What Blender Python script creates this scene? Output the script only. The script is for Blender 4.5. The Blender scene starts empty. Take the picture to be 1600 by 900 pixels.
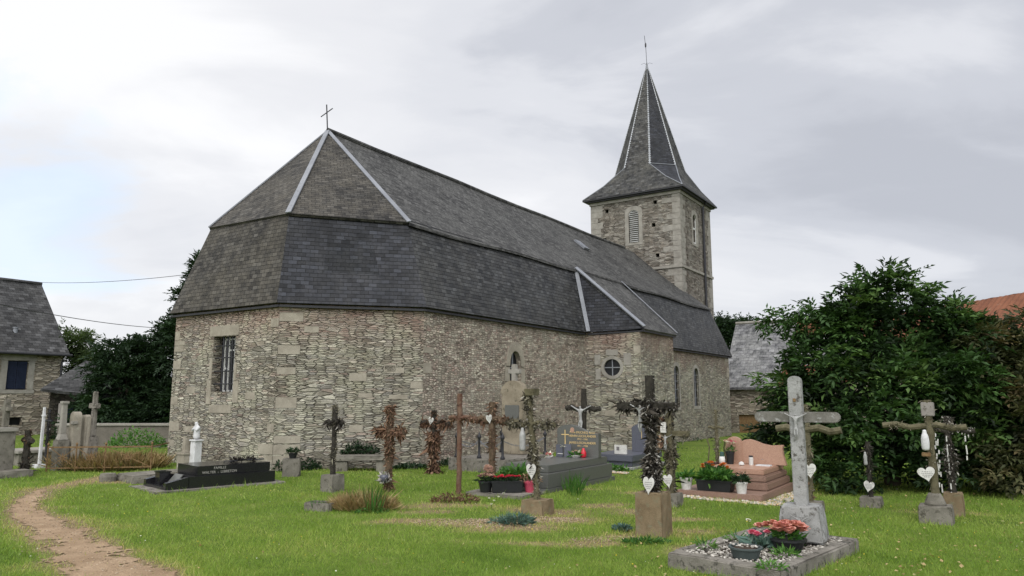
import bpy, bmesh, math, random
import numpy as np
from mathutils import Vector, Matrix
R = math.radians
sc = bpy.context.scene
col = sc.collection

# ------------------------------------------------------------------ camera, sky, sun, exposure
F, EYE = 1140.0, 1.6
TH = math.atan(170 / F)
cd = bpy.data.cameras.new('camera'); cam = bpy.data.objects.new('camera', cd); col.objects.link(cam)
cam.location = (0, 0, EYE); cam.rotation_euler = (R(90) + TH, 0, 0)
cd.sensor_width = 36; cd.lens = 36 * F / 1600; cd.clip_end = 6000; cd.clip_start = 0.05
sc.camera = cam

SUN_AZ, SUN_EL = 178, 50          # azimuth clockwise from +Y
w = bpy.data.worlds.new('World'); sc.world = w; w.use_nodes = True
nt = w.node_tree; N = nt.nodes; K = nt.links; N.clear()
def nd(t, **k):
    n = N.new(t)
    for a, b in k.items(): setattr(n, a, b)
    return n
def wmath(op, a, b=None, clamp=False):
    n = nd('ShaderNodeMath', operation=op, use_clamp=clamp)
    for i, v in enumerate((a, b)):
        if v is None: continue
        if isinstance(v, (int, float)): n.inputs[i].default_value = v
        else: K.new(v, n.inputs[i])
    return n.outputs[0]
def wmix(fac, a, b):
    n = nd('ShaderNodeMix', data_type='RGBA')
    for i, v in ((0, fac), (6, a), (7, b)):
        if isinstance(v, (int, float)): n.inputs[i].default_value = v
        elif isinstance(v, tuple): n.inputs[i].default_value = v
        else: K.new(v, n.inputs[i])
    return n.outputs[2]
sky = nd('ShaderNodeTexSky', sky_type='NISHITA', sun_disc=False, sun_elevation=R(SUN_EL), sun_rotation=R(SUN_AZ))
tc = nd('ShaderNodeTexCoord')
sx = nd('ShaderNodeSeparateXYZ'); K.new(tc.outputs['Generated'], sx.inputs[0])
zc = wmath('ADD', wmath('MAXIMUM', sx.outputs[2], 0.0), 0.30)
cmb = nd('ShaderNodeCombineXYZ')
K.new(wmath('DIVIDE', sx.outputs[0], zc), cmb.inputs[0]); K.new(wmath('DIVIDE', sx.outputs[1], zc), cmb.inputs[1])
def wnoise(scale, detail, rough, off, rot=0.0, stretch=(1, 1, 1), dist=0.0):
    mp = nd('ShaderNodeMapping'); mp.inputs['Location'].default_value = off; mp.inputs['Rotation'].default_value = (0, 0, rot); mp.inputs['Scale'].default_value = stretch
    K.new(cmb.outputs[0], mp.inputs[0])
    n = nd('ShaderNodeTexNoise'); n.inputs['Scale'].default_value = scale; n.inputs['Detail'].default_value = detail; n.inputs['Roughness'].default_value = rough
    n.inputs['Distortion'].default_value = dist
    K.new(mp.outputs[0], n.inputs['Vector']); return n.outputs[0]
def wramp(v, *stops):
    r = nd('ShaderNodeValToRGB'); K.new(v, r.inputs[0]); e = r.color_ramp.elements
    while len(e) < len(stops): e.new(0.5)
    for el, (p, c) in zip(e, stops): el.position = p; el.color = (c[0], c[1], c[2], 1) if isinstance(c, tuple) else (c, c, c, 1)
    r.color_ramp.interpolation = 'EASE'
    return r.outputs[0]
n1 = wnoise(0.62, 6, 0.5, (3.1, 1.7, 0), R(-35), (0.85, 1.3, 1), 0.5)
n2 = wnoise(1.9, 7, 0.55, (7.3, 2.2, 0), R(-30), (0.8, 1.4, 1), 0.4)
n3 = wnoise(0.9, 5, 0.5, (1.4, 9.2, 0))
dens = wmath('ADD', wmath('MULTIPLY', wmath('ADD', wmath('MULTIPLY', wmath('SUBTRACT', n1, .5), 1.35), .5), 0.58), wmath('MULTIPLY', wmath('ADD', wmath('MULTIPLY', wmath('SUBTRACT', n2, .5), 1.4), .5), 0.42))
# the cloud is thinner, hence brighter, towards the veiled sun on the left
side = wmath('MULTIPLY', wmath('SUBTRACT', wmath('MULTIPLY', sx.outputs[0], -1.0), -0.06), 0.36)
lum = wmath('ADD', dens, side)
cloud = wramp(lum, (0.24, (4.5, 4.65, 5.1)), (0.37, (5.3, 5.45, 5.9)), (0.47, (6.5, 6.6, 6.95)), (0.59, (7.2, 7.25, 7.5)), (0.76, (8.5, 8.5, 8.6)))
blue = nd('ShaderNodeVectorMath', operation='DOT_PRODUCT'); K.new(tc.outputs['Generated'], blue.inputs[0]); _b = Vector((-.68, 1.0, .28)).normalized(); blue.inputs[1].default_value = _b
hole = wramp(wmath('ADD', blue.outputs['Value'], wmath('MULTIPLY', wmath('SUBTRACT', n2, 0.5), 0.05)), (0.991, 0.0), (0.9998, 1.0))
gap = wmath('MULTIPLY', hole, 0.5)
skyb = wmix(1.0, sky.outputs[0], sky.outputs[0])
bgc = wmix(gap, cloud, (5.6, 7.4, 9.8, 1))
bgc = wmix(0.06, bgc, skyb)
# sky round the sun, unseen behind the camera, boosted to light the walls
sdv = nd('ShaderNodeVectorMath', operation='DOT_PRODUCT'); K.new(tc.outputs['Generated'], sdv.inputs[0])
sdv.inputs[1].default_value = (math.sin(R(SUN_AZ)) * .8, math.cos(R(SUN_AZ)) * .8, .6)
sky_boost = wramp(wmath('ADD', wmath('MULTIPLY', sdv.outputs['Value'], 0.5), 0.5), (0.52, 0.43), (0.95, 1.0))
gm = nd('ShaderNodeVectorMath', operation='MULTIPLY'); K.new(bgc, gm.inputs[0]); K.new(sky_boost, gm.inputs[1])
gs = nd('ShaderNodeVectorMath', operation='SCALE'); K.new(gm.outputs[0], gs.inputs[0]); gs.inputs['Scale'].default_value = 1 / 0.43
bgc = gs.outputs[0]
# soft ground-bounce half below the horizon
low = wramp(wmath('ADD', sx.outputs[2], 0.5), (0.47, 1.0), (0.5, 0.0))
bgc = wmix(low, bgc, (1.6, 1.8, 1.3, 1))
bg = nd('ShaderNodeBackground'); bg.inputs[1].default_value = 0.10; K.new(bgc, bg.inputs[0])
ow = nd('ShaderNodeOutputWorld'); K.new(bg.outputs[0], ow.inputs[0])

sl = bpy.data.lights.new('sun', 'SUN'); sl.energy = 1.45; sl.angle = R(28); sl.color = (1.0, 0.96, 0.90)
so = bpy.data.objects.new('sun', sl); col.objects.link(so)
sd = Vector((math.sin(R(SUN_AZ)) * math.cos(R(SUN_EL)), math.cos(R(SUN_AZ)) * math.cos(R(SUN_EL)), math.sin(R(SUN_EL))))
so.rotation_euler = sd.to_track_quat('Z', 'Y').to_euler(); so.location = (0, 0, 40)
vs = sc.view_settings
vs.view_transform = 'Standard'; vs.look = 'None'; vs.exposure = 0.3; vs.gamma = 1; vs.use_curve_mapping = False

# ------------------------------------------------------------------ frames of reference
AX = R(33.4)                                     # azimuth of the nave
U = np.array([math.sin(AX), math.cos(AX)]); P_ = np.array([math.cos(AX), -math.sin(AX)])
O = np.array([-6.9355, 17.253])                  # middle of the east wall
def loc(x, y):
    d = np.array([x, y]) - O; return d @ U, d @ P_     # s along nave, t to the south
def wld(s, t): return O + U * s + P_ * t
def gz(x, y):
    s = (x - O[0]) * U[0] + (y - O[1]) * U[1]
    return -0.02 * np.clip(s - 6, 0, 40) + 0.022 * np.sin(x * 1.3 + 0.6 * y) * np.cos(y * 0.9 - 0.4 * x) + 0.01 * np.sin(3.1 * x) * np.sin(2.7 * y + 1)
def ray(px, py):
    a, b = (px - 800) / F, -(py - 450) / F
    return np.array([a, math.cos(TH) - b * math.sin(TH), math.sin(TH) + b * math.cos(TH)])
def atz(px, py, z):
    r = ray(px, py); t = (z - EYE) / r[2]; return np.array([0, 0, EYE]) + r * t
def G(px, py):                                   # the spot on the ground seen at a pixel of the photograph
    z = 0.0
    for _ in range(6):
        q = atz(px, py, z); z = float(gz(q[0], q[1]))
    return Vector((q[0], q[1], z))
def Z(p, py):                                    # height above spot p of something standing there, seen at row py
    r = ray(800, py); return EYE + r[2] / r[1] * p[1] - p[2]
def W(p, dpx): return dpx * p[1] / F             # a width in pixels, in metres, at spot p

# ------------------------------------------------------------------ objects
def thing(name, label, cat, l=(0, 0, 0), rz=-AX, group=None, kind=None):
    o = bpy.data.objects.new(name, None); o.empty_display_size = 0.2; col.objects.link(o)
    o.location = l; o.rotation_euler = (0, 0, rz)
    return tag(o, label, cat, group, kind)
def tag(o, label, cat=None, group=None, kind=None):
    if label: o['label'] = label
    if cat: o['category'] = cat
    if group: o['group'] = group
    if kind: o['kind'] = kind
    return o
def boxuv(me):
    n = len(me.loops)
    if n == 0: return
    vc = np.empty(len(me.vertices) * 3, np.float32); me.vertices.foreach_get('co', vc); vc = vc.reshape(-1, 3)
    lv = np.empty(n, np.int32); me.loops.foreach_get('vertex_index', lv)
    npoly = len(me.polygons)
    pn = np.empty(npoly * 3, np.float32); me.polygons.foreach_get('normal', pn); pn = pn.reshape(-1, 3)
    lt = np.empty(npoly, np.int32); me.polygons.foreach_get('loop_total', lt)
    nn = np.repeat(pn, lt, axis=0); c = vc[lv]
    tx = np.stack([-nn[:, 1], nn[:, 0], np.zeros(n)], 1); L = np.linalg.norm(tx, axis=1)
    flat = L < 0.02; tx[flat] = (1, 0, 0); tx /= np.maximum(np.linalg.norm(tx, axis=1), 1e-6)[:, None]
    bt = np.cross(nn, tx)
    uv = np.stack([(c * tx).sum(1), (c * bt).sum(1)], 1).astype(np.float32)
    me.uv_layers.new(name='UVMap').data.foreach_set('uv', uv.ravel())
class MB:
    def __init__(s): s.v = []; s.f = []
    def add(s, vs, fs):
        k = len(s.v); s.v += [tuple(map(float, p)) for p in vs]; s.f += [tuple(i + k for i in f) for f in fs]; return s
    def box(s, c, d, rz=0.0, taper=(1, 1), M=None):        # centre of the bottom, size; taper = size of the top
        hx, hy, h = d[0] / 2, d[1] / 2, d[2]; cr, sr = math.cos(rz), math.sin(rz); q = []
        for z, tx, ty in ((0, 1, 1), (h, taper[0], taper[1])):
            for x, y in ((-hx, -hy), (hx, -hy), (hx, hy), (-hx, hy)):
                x *= tx; y *= ty; q.append((c[0] + x * cr - y * sr, c[1] + x * sr + y * cr, c[2] + z))
        if M: q = [M @ Vector(p) for p in q]
        return s.add(q, [(3, 2, 1, 0), (4, 5, 6, 7), (0, 1, 5, 4), (1, 2, 6, 5), (2, 3, 7, 6), (3, 0, 4, 7)])
    def tube(s, pts, r, n=8, caps=True):
        pts = [Vector(p) for p in pts]; rr = r if isinstance(r, (list, tuple)) else [r] * len(pts); rings = []
        for i, p in enumerate(pts):
            d = (pts[min(i + 1, len(pts) - 1)] - pts[max(i - 1, 0)]).normalized()
            a = d.orthogonal().normalized() if abs(d.z) < 0.95 else Vector((1, 0, 0)); a = (a - d * a.dot(d)).normalized(); b = d.cross(a)
            rings.append([p + (a * math.cos(2 * math.pi * k / n) + b * math.sin(2 * math.pi * k / n)) * rr[i] for k in range(n)])
        vs = [q for g in rings for q in g]; fs = []
        for i in range(len(pts) - 1):
            for k in range(n): fs.append((i * n + k, i * n + (k + 1) % n, (i + 1) * n + (k + 1) % n, (i + 1) * n + k))
        if caps: fs += [tuple(range(n))[::-1], tuple(range((len(pts) - 1) * n, len(pts) * n))]
        return s.add(vs, fs)
    def lathe(s, prof, c=(0, 0, 0), n=20, sx=1.0, sy=1.0):
        vs = []; fs = []
        for r, z in prof:
            for k in range(n): vs.append((c[0] + r * sx * math.cos(2 * math.pi * k / n), c[1] + r * sy * math.sin(2 * math.pi * k / n), c[2] + z))
        for i in range(len(prof) - 1):
            for k in range(n): fs.append((i * n + k, i * n + (k + 1) % n, (i + 1) * n + (k + 1) % n, (i + 1) * n + k))
        fs += [tuple(range(n))[::-1], tuple(range((len(prof) - 1) * n, len(prof) * n))]
        return s.add(vs, fs)
    def slab(s, poly, th):                                  # polygon thickened along its normal, downward
        p = [Vector(q) for q in poly]; nrm = Vector((0, 0, 0))
        for i in range(len(p)): nrm += (p[i] - p[0]).cross(p[(i + 1) % len(p)] - p[0])
        nrm.normalize()
        if nrm.z < 0: nrm = -nrm; p.reverse()
        n = len(p); b = [q - nrm * th for q in p]
        return s.add(p + b, [tuple(range(n)), tuple(range(2 * n - 1, n - 1, -1))] + [(i, i + n, (i + 1) % n + n, (i + 1) % n) for i in range(n)])
    def prism(s, outline, y0, y1):                           # outline in x,z (anticlockwise), thickness along y
        n = len(outline); a = [(x, y0, z) for x, z in outline]; b = [(x, y1, z) for x, z in outline]
        return s.add(a + b, [tuple(range(n)), tuple(range(2 * n - 1, n - 1, -1))] + [(i, i + n, (i + 1) % n + n, (i + 1) % n) for i in range(n)])
    def bar(s, a, b, wd, th=None, up=(0, 0, 1)):
        a, b = Vector(a), Vector(b); d = (b - a).normalized(); u = Vector(up); x = d.cross(u)
        if x.length < 1e-3: x = d.cross(Vector((1, 0, 0)))
        x.normalize(); y = x.cross(d); th = th or wd; q = []
        for p in (a, b):
            for i, j in ((-1, -1), (1, -1), (1, 1), (-1, 1)): q.append(p + x * i * wd / 2 + y * j * th / 2)
        return s.add(q, [(3, 2, 1, 0), (4, 5, 6, 7), (0, 1, 5, 4), (1, 2, 6, 5), (2, 3, 7, 6), (3, 0, 4, 7)])
    def build(s, name, m, parent=None, bevel=0.0, smooth=False, rough=0.0):
        me = bpy.data.meshes.new(name); me.from_pydata(s.v, [], s.f); me.update()
        if bevel or rough or True:
            bm = bmesh.new(); bm.from_mesh(me); bmesh.ops.recalc_face_normals(bm, faces=bm.faces)
            if bevel: bmesh.ops.bevel(bm, geom=bm.edges[:], offset=bevel, segments=2, affect='EDGES', clamp_overlap=True)
            if rough:
                bmesh.ops.subdivide_edges(bm, edges=bm.edges[:], cuts=2, use_grid_fill=True)
                rn = random.Random(len(bm.verts) * 7 + int(rough * 1e5))
                for v in bm.verts: v.co += Vector((rn.uniform(-1, 1), rn.uniform(-1, 1), rn.uniform(-1, 1))) * rough
            bm.to_mesh(me); bm.free()
        if smooth: me.polygons.foreach_set('use_smooth', [True] * len(me.polygons))
        boxuv(me); me.materials.append(m)
        o = bpy.data.objects.new(name, me); col.objects.link(o)
        if parent: o.parent = parent
        return o
def np_obj(name, V, Fc, m, parent=None, tint=None, smooth=False):
    me = bpy.data.meshes.new(name); V = np.asarray(V, np.float32); Fc = np.asarray(Fc, np.int32); k = Fc.shape[1]
    me.vertices.add(len(V)); me.vertices.foreach_set('co', V.ravel())
    me.loops.add(Fc.size); me.loops.foreach_set('vertex_index', Fc.ravel())
    me.polygons.add(len(Fc)); me.polygons.foreach_set('loop_start', np.arange(0, Fc.size, k, dtype=np.int32))
    if smooth: me.polygons.foreach_set('use_smooth', np.ones(len(Fc), bool))
    me.update(calc_edges=True)
    if tint is not None:
        a = me.attributes.new('tint', 'FLOAT', 'FACE'); a.data.foreach_set('value', np.asarray(tint, np.float32))
    me.materials.append(m); o = bpy.data.objects.new(name, me); col.objects.link(o)
    if parent: o.parent = parent
    return o

# ------------------------------------------------------------------ materials
class NT:
    def __init__(s, name):
        s.m = bpy.data.materials.new(name); s.m.use_nodes = True; s.t = s.m.node_tree; s.t.nodes.clear()
        s.out = s.n('ShaderNodeOutputMaterial'); s.b = s.n('ShaderNodeBsdfPrincipled'); s.l(s.b.outputs[0], s.out.inputs[0])
        s.co = s.n('ShaderNodeTexCoord')
    def n(s, t, **k):
        q = s.t.nodes.new(t)
        for a, b in k.items(): setattr(q, a, b)
        return q
    def l(s, a, b): s.t.links.new(a, b)
    def put(s, sock, v):
        if isinstance(v, bpy.types.NodeSocket): s.l(v, sock)
        elif isinstance(v, tuple) and len(v) == 3 and sock.type == 'RGBA': sock.default_value = (*v, 1)
        else: sock.default_value = v
    def math(s, op, a, b=0.0, clamp=False):
        q = s.n('ShaderNodeMath', operation=op, use_clamp=clamp); s.put(q.inputs[0], a); s.put(q.inputs[1], b); return q.outputs[0]
    def mix(s, f, a, b, blend='MIX'):
        q = s.n('ShaderNodeMix', data_type='RGBA', blend_type=blend); s.put(q.inputs[0], f); s.put(q.inputs[6], a); s.put(q.inputs[7], b); return q.outputs[2]
    def noise(s, vec, scale, detail=5, rough=0.6, dist=0.0):
        q = s.n('ShaderNodeTexNoise'); q.inputs['Scale'].default_value = scale; q.inputs['Detail'].default_value = detail
        q.inputs['Roughness'].default_value = rough; q.inputs['Distortion'].default_value = dist; s.l(vec, q.inputs['Vector']); return q.outputs[0]
    def ramp(s, v, *st, interp='LINEAR'):
        q = s.n('ShaderNodeValToRGB'); s.l(v, q.inputs[0]); e = q.color_ramp.elements; q.color_ramp.interpolation = interp
        while len(e) < len(st): e.new(0.5)
        for el, (p, c) in zip(e, st): el.position = p; el.color = (*c, 1) if isinstance(c, tuple) else (c, c, c, 1)
        return q.outputs[0]
    def mapping(s, vec, scale=(1, 1, 1), locv=(0, 0, 0)):
        q = s.n('ShaderNodeMapping'); q.inputs['Scale'].default_value = scale; q.inputs['Location'].default_value = locv; s.l(vec, q.inputs[0]); return q.outputs[0]
    def bump(s, h, dist, strength=1.0):
        q = s.n('ShaderNodeBump'); q.inputs['Distance'].default_value = dist; q.inputs['Strength'].default_value = strength; s.l(h, q.inputs['Height']); s.l(q.outputs[0], s.b.inputs['Normal'])
    def done(s, c, rough=0.85, spec=0.3, metal=0.0):
        s.put(s.b.inputs['Base Color'], c); s.put(s.b.inputs['Roughness'], rough); s.b.inputs['Specular IOR Level'].default_value = spec; s.b.inputs['Metallic'].default_value = metal
        return s.m
def mottled(name, c1, c2, c3=None, scale=4.0, spot=18.0, rough=0.85, spec=0.3, bump=0.01, cover=0.55, metal=0.0):
    t = NT(name); v = t.co.outputs['Object']
    a = t.noise(v, scale, 6, 0.65, 0.3); c = t.ramp(a, (0.32, c1), (0.68, c2))
    if c3: c = t.mix(t.ramp(t.noise(v, spot, 5, 0.7), (cover, 0.0), (cover + 0.12, 1.0)), c, c3)
    fine = t.noise(v, scale * 22, 3, 0.7)
    c = t.mix(0.35, c, t.ramp(fine, (0.25, 0.45), (0.75, 1.35)), 'MULTIPLY')
    if bump: t.bump(t.math('ADD', a, t.math('MULTIPLY', fine, 0.5)), bump, 0.8)
    return t.done(c, rough, spec, metal)
def tinted(name, *cols, rough=0.6, spec=0.25, trans=0.3):
    t = NT(name); a = t.n('ShaderNodeAttribute', attribute_name='tint')
    c = t.ramp(a.outputs['Fac'], *[(i / max(1, len(cols) - 1), q) for i, q in enumerate(cols)])
    t.done(c, rough, spec)
    if trans:
        tr = t.n('ShaderNodeBsdfTranslucent'); t.l(t.mix(1.0, c, (1.2, 1.25, 0.6), 'MULTIPLY'), tr.inputs[0])
        mx = t.n('ShaderNodeMixShader'); mx.inputs[0].default_value = trans
        t.l(t.b.outputs[0], mx.inputs[1]); t.l(tr.outputs[0], mx.inputs[2]); t.l(mx.outputs[0], t.out.inputs[0])
    return t.m
def masonry(name, cols, mortar, sx=3.0, sy=9.5, big=0.35, tone=None, gapdark=0.6, lich=None, bump=0.035, zt=None):
    """irregular rubble in rough courses; uv in metres"""
    t = NT(name); uv = t.co.outputs['UV']; ob = t.co.outputs['Object']
    nz = t.n('ShaderNodeTexNoise'); nz.inputs['Scale'].default_value = 2.2; nz.inputs['Detail'].default_value = 3; t.l(uv, nz.inputs['Vector'])
    dv = t.n('ShaderNodeVectorMath', operation='MULTIPLY_ADD'); t.l(nz.outputs['Color'], dv.inputs[0]); dv.inputs[1].default_value = (0.07, 0.05, 0); t.l(uv, dv.inputs[2])
    nz2 = t.n('ShaderNodeTexNoise'); nz2.inputs['Scale'].default_value = 13; nz2.inputs['Detail'].default_value = 2; t.l(uv, nz2.inputs['Vector'])
    dv2 = t.n('ShaderNodeVectorMath', operation='MULTIPLY_ADD'); t.l(nz2.outputs['Color'], dv2.inputs[0]); dv2.inputs[1].default_value = (0.03, 0.014, 0); t.l(dv.outputs[0], dv2.inputs[2])
    def vor(s1, s2):
        mp = t.mapping(dv2.outputs[0], (s1, s2, 1))
        e = t.n('ShaderNodeTexVoronoi', voronoi_dimensions='2D', feature='DISTANCE_TO_EDGE'); e.inputs['Scale'].default_value = 1; e.inputs['Randomness'].default_value = 0.82; t.l(mp, e.inputs['Vector'])
        c = t.n('ShaderNodeTexVoronoi', voronoi_dimensions='2D', feature='F1'); c.inputs['Scale'].default_value = 1; c.inputs['Randomness'].default_value = 0.82; t.l(mp, c.inputs['Vector'])
        sp = t.n('ShaderNodeSeparateColor'); t.l(c.outputs['Color'], sp.inputs[0]); return e.outputs['Distance'], sp.outputs[0], sp.outputs[1]
    e1, r1, q1 = vor(sx, sy); e2, r2, q2 = vor(sx * 0.62, sy * 0.5)
    sel = t.ramp(t.noise(uv, 0.9, 3, 0.5), (0.66 - big * 0.2, 0.0), (0.68 - big * 0.2, 1.0))
    e = t.mix(sel, e1, e2); r = t.mix(sel, r1, r2); q = t.mix(sel, q1, q2)
    stone = t.ramp(r, *[(i / (len(cols) - 1), c) for i, c in enumerate(cols)])
    stone = t.mix(0.75, stone, t.ramp(q, (0.0, 0.5), (1.0, 1.45)), 'MULTIPLY')
    bed = t.noise(t.mapping(dv.outputs[0], (2.6, 26, 1)), 1.0, 4, 0.65)
    stone = t.mix(0.8, stone, t.ramp(bed, (0.3, 0.6), (0.45, 0.98), (0.7, 1.2)), 'MULTIPLY')
    fine = t.noise(ob, 30, 4, 0.7)
    stone = t.mix(0.55, stone, t.ramp(fine, (0.25, 0.5), (0.75, 1.45)), 'MULTIPLY')
    if tone:                                                     # courses near the top were rebuilt in another stone
        zz = t.n('ShaderNodeSeparateXYZ'); t.l(ob, zz.inputs[0])
        k = t.math('ADD', t.math('MULTIPLY', zz.outputs[2], 1.0), t.math('MULTIPLY', t.noise(ob, 0.8, 4), 2.2))
        stone = t.mix(t.ramp(t.math('DIVIDE', k, 8.0), (zt - 0.06, 0.0), (zt + 0.06, 0.8)), stone, t.mix(0.75, stone, tone))
    if lich:
        stone = t.mix(t.ramp(t.noise(ob, 1.7, 6, 0.7), (0.50, 0.0), (0.66, 0.6)), stone, lich)
    gapn = t.noise(uv, 1.3, 4, 0.6)
    mcol = t.mix(t.ramp(gapn, (gapdark - 0.12, 1.0), (gapdark + 0.1, 0.0)), mortar, (0.035, 0.03, 0.024))
    gap = t.ramp(e, (0.012, 0.0), (0.065, 1.0))
    c = t.mix(gap, mcol, stone)
    c = t.mix(0.65, c, t.ramp(t.noise(ob, 0.75, 6, 0.65), (0.3, (0.66, 0.60, 0.55)), (0.5, (0.98, 0.96, 0.94)), (0.7, (1.25, 1.26, 1.20))), 'MULTIPLY')
    h = t.math('ADD', t.math('ADD', t.ramp(e, (0.0, 0.0), (0.16, 1.0), interp='EASE'), t.math('MULTIPLY', q, 0.7)), t.math('ADD', t.math('MULTIPLY', fine, 0.45), t.math('MULTIPLY', bed, 0.9)))
    t.bump(h, bump, 1.0)
    return t.done(c, 0.92, 0.15)
def slate(name, c1, c2, lich, row=0.085, wid=0.15, cover=0.55, rough=0.72, bump=0.014, contrast=0.8, moss=None):
    t = NT(name); uv = t.co.outputs['UV']; ob = t.co.outputs['Object']
    nz = t.n('ShaderNodeTexNoise'); nz.inputs['Scale'].default_value = 3.5; nz.inputs['Detail'].default_value = 3; t.l(uv, nz.inputs['Vector'])
    dv = t.n('ShaderNodeVectorMath', operation='MULTIPLY_ADD'); t.l(nz.outputs['Color'], dv.inputs[0]); dv.inputs[1].default_value = (0.03, 0.022, 0); t.l(uv, dv.inputs[2])
    br = t.n('ShaderNodeTexBrick'); t.l(dv.outputs[0], br.inputs['Vector']); br.offset = 0.5
    for k_, v_ in (('Scale', 1.0), ('Mortar Size', 0.0045), ('Mortar Smooth', 0.2), ('Bias', 0.0), ('Brick Width', wid), ('Row Height', row)): br.inputs[k_].default_value = v_
    br.inputs['Color1'].default_value = (0, 0, 0, 1); br.inputs['Color2'].default_value = (1, 1, 1, 1); br.inputs['Mortar'].default_value = (0.5, 0.5, 0.5, 1)
    sp = t.n('ShaderNodeSeparateXYZ'); t.l(dv.outputs[0], sp.inputs[0])
    rown = t.math('FLOOR', t.math('DIVIDE', sp.outputs[1], row)); odd = t.math('SUBTRACT', 1.0, t.math('ABSOLUTE', t.math('MODULO', rown, 2.0)))
    cell = t.math('FLOOR', t.math('ADD', t.math('DIVIDE', sp.outputs[0], wid), t.math('MULTIPLY', odd, 0.5)))
    cv = t.n('ShaderNodeCombineXYZ'); t.l(cell, cv.inputs[0]); t.l(rown, cv.inputs[1]); wn = t.n('ShaderNodeTexWhiteNoise', noise_dimensions='2D'); t.l(cv.outputs[0], wn.inputs['Vector']); rnd = wn.outputs['Value']
    base = t.ramp(rnd, (0.0, tuple(x * .5 for x in c1)), (0.8, c2), (1.0, tuple(x * 1.6 for x in c2)))
    big = t.noise(ob, 0.8, 6, 0.65); mid = t.noise(ob, 5, 6, 0.7)
    base = t.mix(t.ramp(t.math('ADD', t.math('MULTIPLY', big, 0.5), t.math('MULTIPLY', mid, 0.5)), (cover - 0.09, 0.0), (cover + 0.12, contrast)), base, lich)
    if moss: base = t.mix(t.ramp(t.noise(ob, 2.2, 6, 0.75), (0.55, 0.0), (0.68, 0.7)), base, moss)
    base = t.mix(0.6, base, t.ramp(t.noise(ob, 26, 4, 0.7), (0.25, 0.45), (0.75, 1.5)), 'MULTIPLY')
    base = t.mix(0.6, base, t.ramp(t.noise(t.mapping(ob, (1, 1, .35)), 1.6, 6, 0.7), (0.3, 0.6), (0.7, 1.4)), 'MULTIPLY')
    base = t.mix(br.outputs['Fac'], base, (0.012, 0.012, 0.012))
    saw = t.math('SUBTRACT', 1.0, t.math('FRACT', t.math('DIVIDE', sp.outputs[1], row)))
    h = t.math('ADD', t.math('ADD', saw, t.math('MULTIPLY', rnd, 0.55)), t.math('MULTIPLY', mid, 0.5))
    h = t.math('SUBTRACT', h, br.outputs['Fac'])
    t.bump(h, bump, 1.0)
    return t.done(base, rough, 0.22)
def plain(name, c, rough=0.6, spec=0.3, metal=0.0): return mottled(name, tuple(x * 0.85 for x in c), tuple(min(1, x * 1.12) for x in c), None, 9, 30, rough, spec, 0.0015, metal=metal)

M = {}
M['rubble'] = masonry('rubble_stone', [(0.17, 0.15, 0.12), (0.285, 0.27, 0.22), (0.34, 0.325, 0.26), (0.235, 0.222, 0.198), (0.40, 0.385, 0.315), (0.28, 0.225, 0.19)], (0.33, 0.31, 0.265), 4.7, 23.0, 0.30, (0.26, 0.16, 0.13), 0.56, (0.39, 0.385, 0.285), 0.032, 0.53)
M['rubble_small'] = masonry('small_rubble_stone', [(0.20, 0.165, 0.135), (0.35, 0.30, 0.245), (0.42, 0.385, 0.31), (0.28, 0.22, 0.185), (0.46, 0.42, 0.35), (0.33, 0.24, 0.20)], (0.33, 0.30, 0.25), 8.5, 19.0, 0.0, (0.27, 0.20, 0.17), 0.46, (0.38, 0.37, 0.30), 0.035, 0.62)
M['tower_stone'] = masonry('tower_stone', [(0.085, 0.075, 0.062), (0.22, 0.20, 0.17), (0.14, 0.122, 0.10), (0.28, 0.262, 0.23), (0.115, 0.10, 0.083), (0.25, 0.235, 0.205)], (0.30, 0.28, 0.25), 3.6, 14.0, 0.1, None, 0.46, (0.29, 0.285, 0.255), 0.035)
M['house_stone'] = masonry('house_stone', [(0.16, 0.14, 0.11), (0.27, 0.24, 0.19), (0.33, 0.30, 0.25), (0.22, 0.18, 0.15)], (0.26, 0.24, 0.2), 3.0, 10.5, 0.2, None, 0.5, None, 0.03)
M['dressed'] = mottled('dressed_stone', (0.22, 0.195, 0.155), (0.34, 0.31, 0.25), (0.38, 0.375, 0.30), 3, 14, 0.9, 0.2, 0.012, 0.6)
M['dressed_grey'] = mottled('dressed_grey_stone', (0.20, 0.185, 0.16), (0.31, 0.295, 0.26), (0.15, 0.14, 0.125), 3, 14, 0.9, 0.2, 0.012, 0.6)
M['slate_upper'] = slate('weathered_slate', (0.030, 0.030, 0.029), (0.060, 0.059, 0.056), (0.11, 0.109, 0.102), 0.10, 0.16, 0.53)
M['slate_east'] = slate('mossy_brown_slate', (0.025, 0.0235, 0.022), (0.050, 0.047, 0.042), (0.098, 0.088, 0.070), 0.095, 0.17, 0.50)
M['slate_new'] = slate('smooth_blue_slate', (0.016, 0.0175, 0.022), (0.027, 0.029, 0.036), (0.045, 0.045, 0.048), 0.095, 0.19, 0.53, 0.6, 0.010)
M['slate_south'] = slate('grey_slate', (0.024, 0.025, 0.027), (0.044, 0.045, 0.046), (0.068, 0.066, 0.060), 0.10, 0.18, 0.54, 0.5)
M['slate_spire'] = slate('spire_slate', (0.030, 0.031, 0.033), (0.058, 0.058, 0.058), (0.11, 0.105, 0.09), 0.13, 0.2, 0.53)
M['slate_barn'] = slate('lichen_barn_slate', (0.06, 0.062, 0.068), (0.13, 0.13, 0.135), (0.30, 0.30, 0.29), 0.22, 0.3, 0.50, 0.6, 0.02)
M['slate_house'] = slate('house_slate', (0.034, 0.034, 0.034), (0.058, 0.058, 0.058), (0.072, 0.071, 0.067), 0.16, 0.25, 0.56)
M['zinc'] = mottled('zinc', (0.15, 0.158, 0.178), (0.22, 0.23, 0.25), (0.11, 0.115, 0.125), 1.5, 7, 0.5, 0.5, 0.003, 0.6)
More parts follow.
